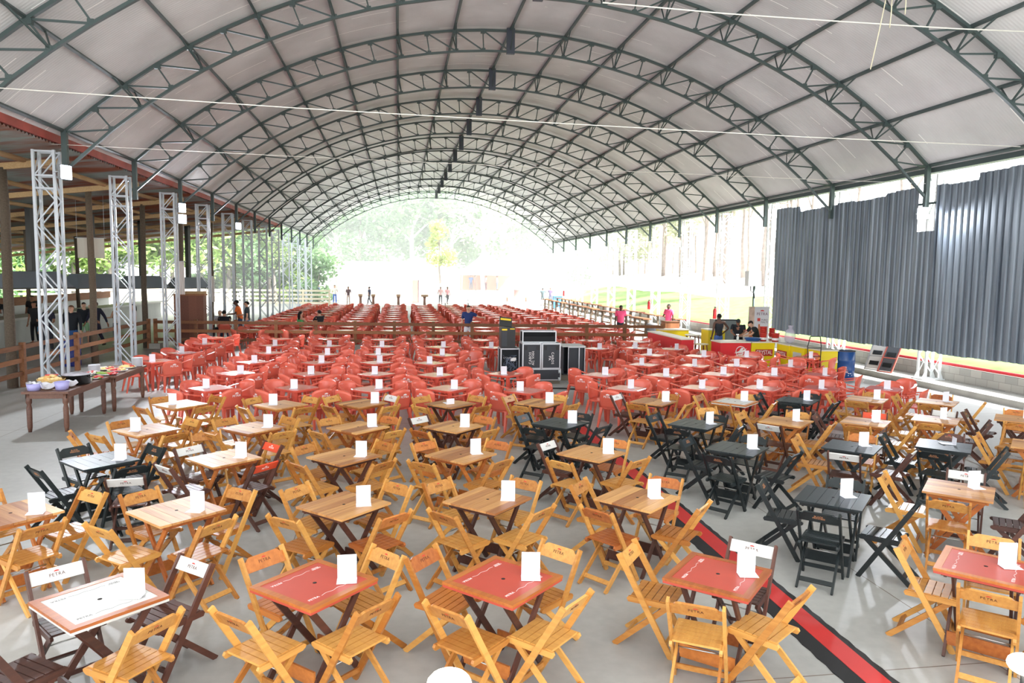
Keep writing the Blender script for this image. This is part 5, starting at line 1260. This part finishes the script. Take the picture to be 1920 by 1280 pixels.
MB().b2((-6.1, -.1, 4.08), (1.35, 6.1, 4.17)).build('roof', mat('white roof sheet', (236, 236, 236), .5), t)
TENT = mat('white tent fabric', (246, 246, 246), .7)
def tent(px0, px1, y, ze, zp, lab, back=None):
    a, b = aty(px0, 540, y), aty(px1, 540, y); w_ = (b.x-a.x)/2; t = empty('event_tent', ((a.x+b.x)/2, y, HZ), label=lab, cat='tent'); d = w_
    prof = [(1.0, ze), (.62, ze+(zp-ze)*.28), (.3, ze+(zp-ze)*.6), (.02, zp)]
    m_ = MB()
    for q, z in prof: m_.v += [(-w_*q, 0+d-d*q, z), (w_*q, d-d*q, z), (w_*q, d+d*q, z), (-w_*q, d+d*q, z)]
    for i in range(3):
        for j in range(4): m_.f.append((4*i+j, 4*i+(j+1) % 4, 4*i+4+(j+1) % 4, 4*i+4+j)); m_.mi.append(0); m_.sm.append(False)
    m_.b2((-w_, -.02, ze-.35), (w_, .02, ze)); m_.b2((-w_-.02, 0, ze-.35), (-w_+.02, 2*d, ze)); m_.b2((w_-.02, 0, ze-.35), (w_+.02, 2*d, ze)); m_.build('canopy', TENT, t)
    for sx in (-1, 1):
        for sy in (0, 1): MB().b2((sx*w_-.05, sy*2*d-.05, 0), (sx*w_+.05, sy*2*d+.05, ze)).build('pole', ALU, t)
    if back: MB().b2((-w_, d*.8, 0), (w_, d*.8+.1, ze)).build('back_panel', back, t)
    return t
tent(866, 962, 83, 2.1, 4.6, 'white peaked tent sheltering the group of people', mat('warm brown hoarding', (170, 130, 110), .8))
tent(955, 1040, 92, 3.0, 4.9, 'white peaked tent standing behind the grey walled stage')
p0, p1 = aty(962, 530, 90), aty(1026, 530, 90); zf = p0.z
t = empty('stage_building', ((p0.x+p1.x)/2, 90, HZ), label='open fronted white stage with lilac grey back wall and bluish door', cat='building'); w_ = (p1.x-p0.x)/2
MB().b2((-w_-.3, 0, 0), (w_+.3, 5, .7)).build('platform', WB, t); MB().b2((-w_, 4.8, .7), (w_, 5, 2.9)).build('back_wall', mat('lilac grey wall', (172, 172, 190), .8), t); MB().b2((-w_-.4, -.3, 2.9), (w_+.4, 5.2, 3.2)).build('roof', WB, t)
for s in (-1, 1): MB().b2((s*w_-.15, 0, .7), (s*w_+.15, 5, 2.9)).build('side_wall', WB, t)
MB().b2((w_*.45, 4.7, .7), (w_*.75, 4.8, 2.1)).build('door', mat('pale blue door', (130, 170, 186), .5), t)
WOODW = mat('whitewashed fence board', (226, 214, 190), .8)
def wfence(x0, x1, y, z, n, lab, zs, m_=WOODW):
    t = empty('board_fence', ((x0+x1)/2, y, z), label=lab, cat='fence'); a = (x1-x0)/2
    for q in zs: MB().b2((-a, -.02, q), (a, .02, q+.16)).build('rail', m_, t)
    for i in range(n+1): x = -a+2*a*i/n; MB().b2((x-.08, .02, 0), (x+.08, .12, zs[-1]+.2)).build('fence_post', m_, t)
wfence(-24, -6.0, 66, 0, 8, 'cream board fence left of the white building', (.25, .6, .95, 1.3))
wfence(-40, -13, 60, 0, 10, 'cream board fence seen past the lean-to, in front of the forest', (.3, .65, 1.0, 1.35))
wfence(2.6, 6.0, 78, .6, 3, 'short grey board fence right of the white building', (.3, .75, 1.2), mat('grey fence board', (180, 178, 172), .8))
wfence(12, 20, 82, HZ, 5, 'white board fence in front of the far stage', (.2, .6, 1.0), mat('white fence board', (232, 232, 230), .8))
t = empty('bench', (12.2, 76, .2), label='distant yellowish bench in the bright yard', cat='bench'); MB().b2((-1.2, -.2, .4), (1.2, .2, .46)).build('seat', mat('yellow bench plank', (200, 186, 110), .7), t)
for s in (-1, 1): MB().b2((s*1.0-.06, -.18, 0), (s*1.0+.06, .18, .4)).build('leg', RAILWOOD, t)
t = empty('waste_bin', (15.0-.6, 66.0, 0), label='distant blue bin at the end of the bar tables', cat='bin'); MB().b2((-.4, -.35, 0), (.4, .35, 1.05)).build('bin_body', mat('blue bin plastic', (84, 140, 200), .5), t); MB().b2((-.42, -.37, 1.05), (.42, .37, 1.12)).build('lid', mat('blue bin plastic', (84, 140, 200), .5), t)
t = empty('notice_board', (11.5, 71, 0), label='distant pinkish notice board standing in the yard', cat='notice board'); MB().b2((-.35, -.03, .2), (.35, .03, 1.5)).build('board', mat('pinkish poster', (214, 176, 170), .7), t); MB().b2((-.3, -.2, 0), (.3, .2, .2)).build('base', WOODW, t)
# small brown pedestals and flower stands by the last rows
for px, lab in ((676, 'brown pedestal with small top, in front of the white building at left'), (700, 'brown pedestal behind third far column of tables'), (747, 'slender brown pedestal in front of white building, centre'), (796, 'brown pedestal with wide box top right of white building')):
    p = at(px, 572); y = min(p.y, 64.5); q = aty(px, 572, y); t = empty('pedestal', (q.x, y, 0), label=lab, cat='pedestal')
    MB().lathe([(.22, 0), (.12, .12), (.10, .8), (.16, 1.0)], (0, 0, 0), 10).build('column', mat('brown pedestal wood', (150, 112, 98), .7), t); MB().box((0, 0, 1.09), (.62 if px > 790 else .36, .36, .18)).build('top', mat('tan pedestal top', (190, 156, 128), .7), t)
# thin barrier posts near the far end
t = empty('barrier', (4.5, 57.5, 0), label='thin pole barrier with a drooping chain behind the last red rows', cat='barrier')
for x in (-.9, .9): MB().tube([(x, 0, 0), (x, 0, 1.3)], .03, 6).build('pole', GREENSTEEL, t)
MB().tube([(-.9, 0, 1.25), (-.3, 0, .98), (.3, 0, .95), (.9, 0, 1.0)], .02, 5).build('chain', GREENSTEEL, t)

# trees
def leafmat(name, rgb, rgb2):
    M = mat(name, rgb, .7, var=.3, noise=.8); nt = M.node_tree; r = [n for n in nt.nodes if n.type == 'VALTORGB'][0]
    r.color_ramp.elements[0].color = (*lin(rgb), 1); r.color_ramp.elements[1].color = (*lin(rgb2), 1)
    b = nt.nodes['Principled BSDF']; tr = nt.nodes.new('ShaderNodeBsdfTranslucent'); mx = nt.nodes.new('ShaderNodeMixShader'); mx.inputs[0].default_value = .35
    out = [n for n in nt.nodes if n.type == 'OUTPUT_MATERIAL'][0]
    nt.links.new(r.outputs['Color'], tr.inputs['Color']); nt.links.new(b.outputs[0], mx.inputs[1]); nt.links.new(tr.outputs[0], mx.inputs[2]); nt.links.new(mx.outputs[0], out.inputs['Surface']); return M
LEAF = [leafmat('deep green leaves', (84, 122, 84), (140, 172, 120)), leafmat('fresh green leaves', (124, 160, 84), (184, 204, 130)), leafmat('pale dry leaves', (170, 176, 150), (204, 206, 184)), leafmat('yellow green leaves', (156, 184, 96), (206, 206, 138))]
BARK = mat('pale bark', (140, 130, 124), .9, noise=3, var=.15); BARKW = mat('whitish bark', (222, 216, 206), .85, noise=2, var=.08)
def make_tree(name, h, cr, cb, leaf, bark, seed, n, slender=False, label='x', cat='tree', size=.34):
    rr = random.Random(seed); t = empty(name); tag(t, label, cat)
    m_ = MB(); r0 = h*(.013 if slender else .022); top = Vector((rr.uniform(-.4, .4), rr.uniform(-.4, .4), h*.86))
    pts = [Vector((0, 0, 0)).lerp(top, i/5)+Vector((rr.uniform(-.12, .12), rr.uniform(-.12, .12), 0))*(i > 0) for i in range(6)]
    m_.tube(pts, r0, 8, r2=r0*.35); blobs = []
    for k in range(9 if not slender else 6):
        z = h*(cb+(.95-cb)*rr.random()); base = Vector((0, 0, 0)).lerp(top, min(.95, z/h*.85)); a = rr.uniform(0, 2*pi); q = cr*rr.uniform(.35, .8)
        tip = Vector((q*cos(a), q*sin(a), z)); m_.tube([base, base.lerp(tip, .5)+Vector((0, 0, .15)), tip], r0*.4, 6, r2=r0*.12); blobs.append((tip, cr*rr.uniform(.35, .6)))
    blobs.append((top+Vector((0, 0, h*.06)), cr*.5)); m_.build('trunk', bark, t)
    m_ = MB()
    for k in range(n):
        c, r = blobs[rr.randrange(len(blobs))]; d = Vector((rr.gauss(0, 1), rr.gauss(0, 1), rr.gauss(0, .8))).normalized()*r*rr.random()**.4; p = c+d
        u = Vector((rr.gauss(0, 1), rr.gauss(0, 1), rr.gauss(0, .6))).normalized(); v = u.cross(Vector((rr.gauss(0, 1), rr.gauss(0, 1), 1))).normalized(); s = size*rr.uniform(.6, 1.3)
        m_.add([p-u*s, p-v*s*.45, p+u*s, p+v*s*.45], [(0, 1, 2, 3)])
    m_.build('crown', leaf, t); return t
PTR = [Proto(make_tree('broadleaf_tree', 11, 3.6, .25, LEAF[0], BARK, 1, 2600)), Proto(make_tree('broadleaf_tree', 10, 3.8, .2, LEAF[1], BARK, 2, 2600)), Proto(make_tree('broadleaf_tree', 15, 4.4, .35, LEAF[0], BARKW, 3, 2800, size=.42)), Proto(make_tree('broadleaf_tree', 14, 4.2, .35, LEAF[2], BARKW, 4, 2000, size=.4))]
PEU = [Proto(make_tree('eucalyptus_tree', 17, 2.6, .55, LEAF[2], BARK, 5, 900, True, size=.4)), Proto(make_tree('eucalyptus_tree', 14, 2.4, .5, LEAF[2], BARK, 6, 800, True, size=.4))]
PSH = [Proto(make_tree('bush', 3.4, 2.2, .1, LEAF[1], BARK, 7, 1500, size=.26)), Proto(make_tree('bush', 4.2, 2.6, .1, LEAF[0], BARK, 8, 1600, size=.28))]
rt = random.Random(21)
forest = []
for i in range(16):    # behind the kitchen counter, running away from the viewer
    forest.append((-33-rt.uniform(0, 9), 24+3.9*i+rt.uniform(-1, 1), rt.choice((0, 1, 1))))
for i in range(15):    # dark wall of trees past the far end
    forest.append((-26+3.6*i+rt.uniform(-1, 1), 92+rt.uniform(0, 14), rt.choice((0, 2, 2))))
for i in range(13): forest.append((-33+1.95*i+rt.uniform(-.8, .8), 60+1.6*i+rt.uniform(-2, 2), rt.choice((0, 1, 0))))
for i in range(8): forest.append((-30+4*i, 112+rt.uniform(0, 8), 2))
for i in range(10): forest.append((4+4.4*i+rt.uniform(-1, 1), 108+rt.uniform(0, 16), rt.choice((3, 3, 2))))
for x, y, k in forest:
    PTR[k].place((x, y, 0), rt.uniform(0, 6.28), {0: 'dense deep green tree of the forest around the hall', 1: 'fresh green bushy tree beyond the kitchen counter', 2: 'tall dark crowned tree with whitish trunk beyond the far end', 3: 'tall pale crowned tree with whitish trunk behind the tents'}[k], 'trees of the forest, kind %s' % 'abcd'[k]).scale = [rt.uniform(.85, 1.15)]*3
for i in range(16):
    k = i % 2; x, y = (-29.6-rt.uniform(0, 1.5), 32+3.6*i) if i < 11 else (-18+2.4*(i-11), 76+rt.uniform(0, 4))
    PSH[k].place((x, y, 0), rt.uniform(0, 6), ('fresh green' if k == 0 else 'deep green')+' bush growing at the edge of the forest', 'bushes at the forest edge, '+('fresh' if k == 0 else 'deep')).scale = [rt.uniform(.8, 1.2)]*3
for i in range(44):
    k = i % 2; y = 50+1.9*i+rt.uniform(-1, 1); x = 30+rt.uniform(0, 12)+(.12*(y-60))
    zt_ = 2.4 if x < 34 else 3.0
    PEU[k].place((x, y, zt_), rt.uniform(0, 6), 'tall slender grey trunked tree on the grass bank' if k == 0 else 'shorter slender grey trunked tree on the grass bank', 'slender trees on the bank, '+('tall' if k == 0 else 'short')).scale = [rt.uniform(.85, 1.2)]*3
t = make_tree('spreading_tree', 12, 4.5, .55, LEAF[2], BARKW, 12, 900, label='big white-barked spreading tree beside the white building', size=.36); t.location = (9.6, 84, .9)
t = make_tree('young_tree', 6.5, 1.7, .3, LEAF[3], BARK, 13, 1300, label='yellow green young tree between the white building and the tents', size=.26); p = aty(826, 470, 80); t.location = (p.x, 80, p.z-3.6)

bpy.data.scenes.remove(WORK)
# thin bright haze of the overexposed far end, added as a scattering volume
hz = MB().b2((-60, 64, .0), (21.9, 150, 26))
HM_ = bpy.data.materials.new('thin haze'); HM_.use_nodes = True; nt = HM_.node_tree
nt.nodes.remove(nt.nodes['Principled BSDF']); vs = nt.nodes.new('ShaderNodeVolumeScatter'); vs.inputs['Density'].default_value = .0105; vs.inputs['Color'].default_value = (.97, .98, 1, 1); vs.inputs['Anisotropy'].default_value = .2
nt.links.new(vs.outputs[0], [n for n in nt.nodes if n.type == 'OUTPUT_MATERIAL'][0].inputs['Volume'])
o = hz.build('glare', HM_); tag(o, 'thin bright haze over the far yard, a volume added for overexposure', 'glare', kind='stuff')
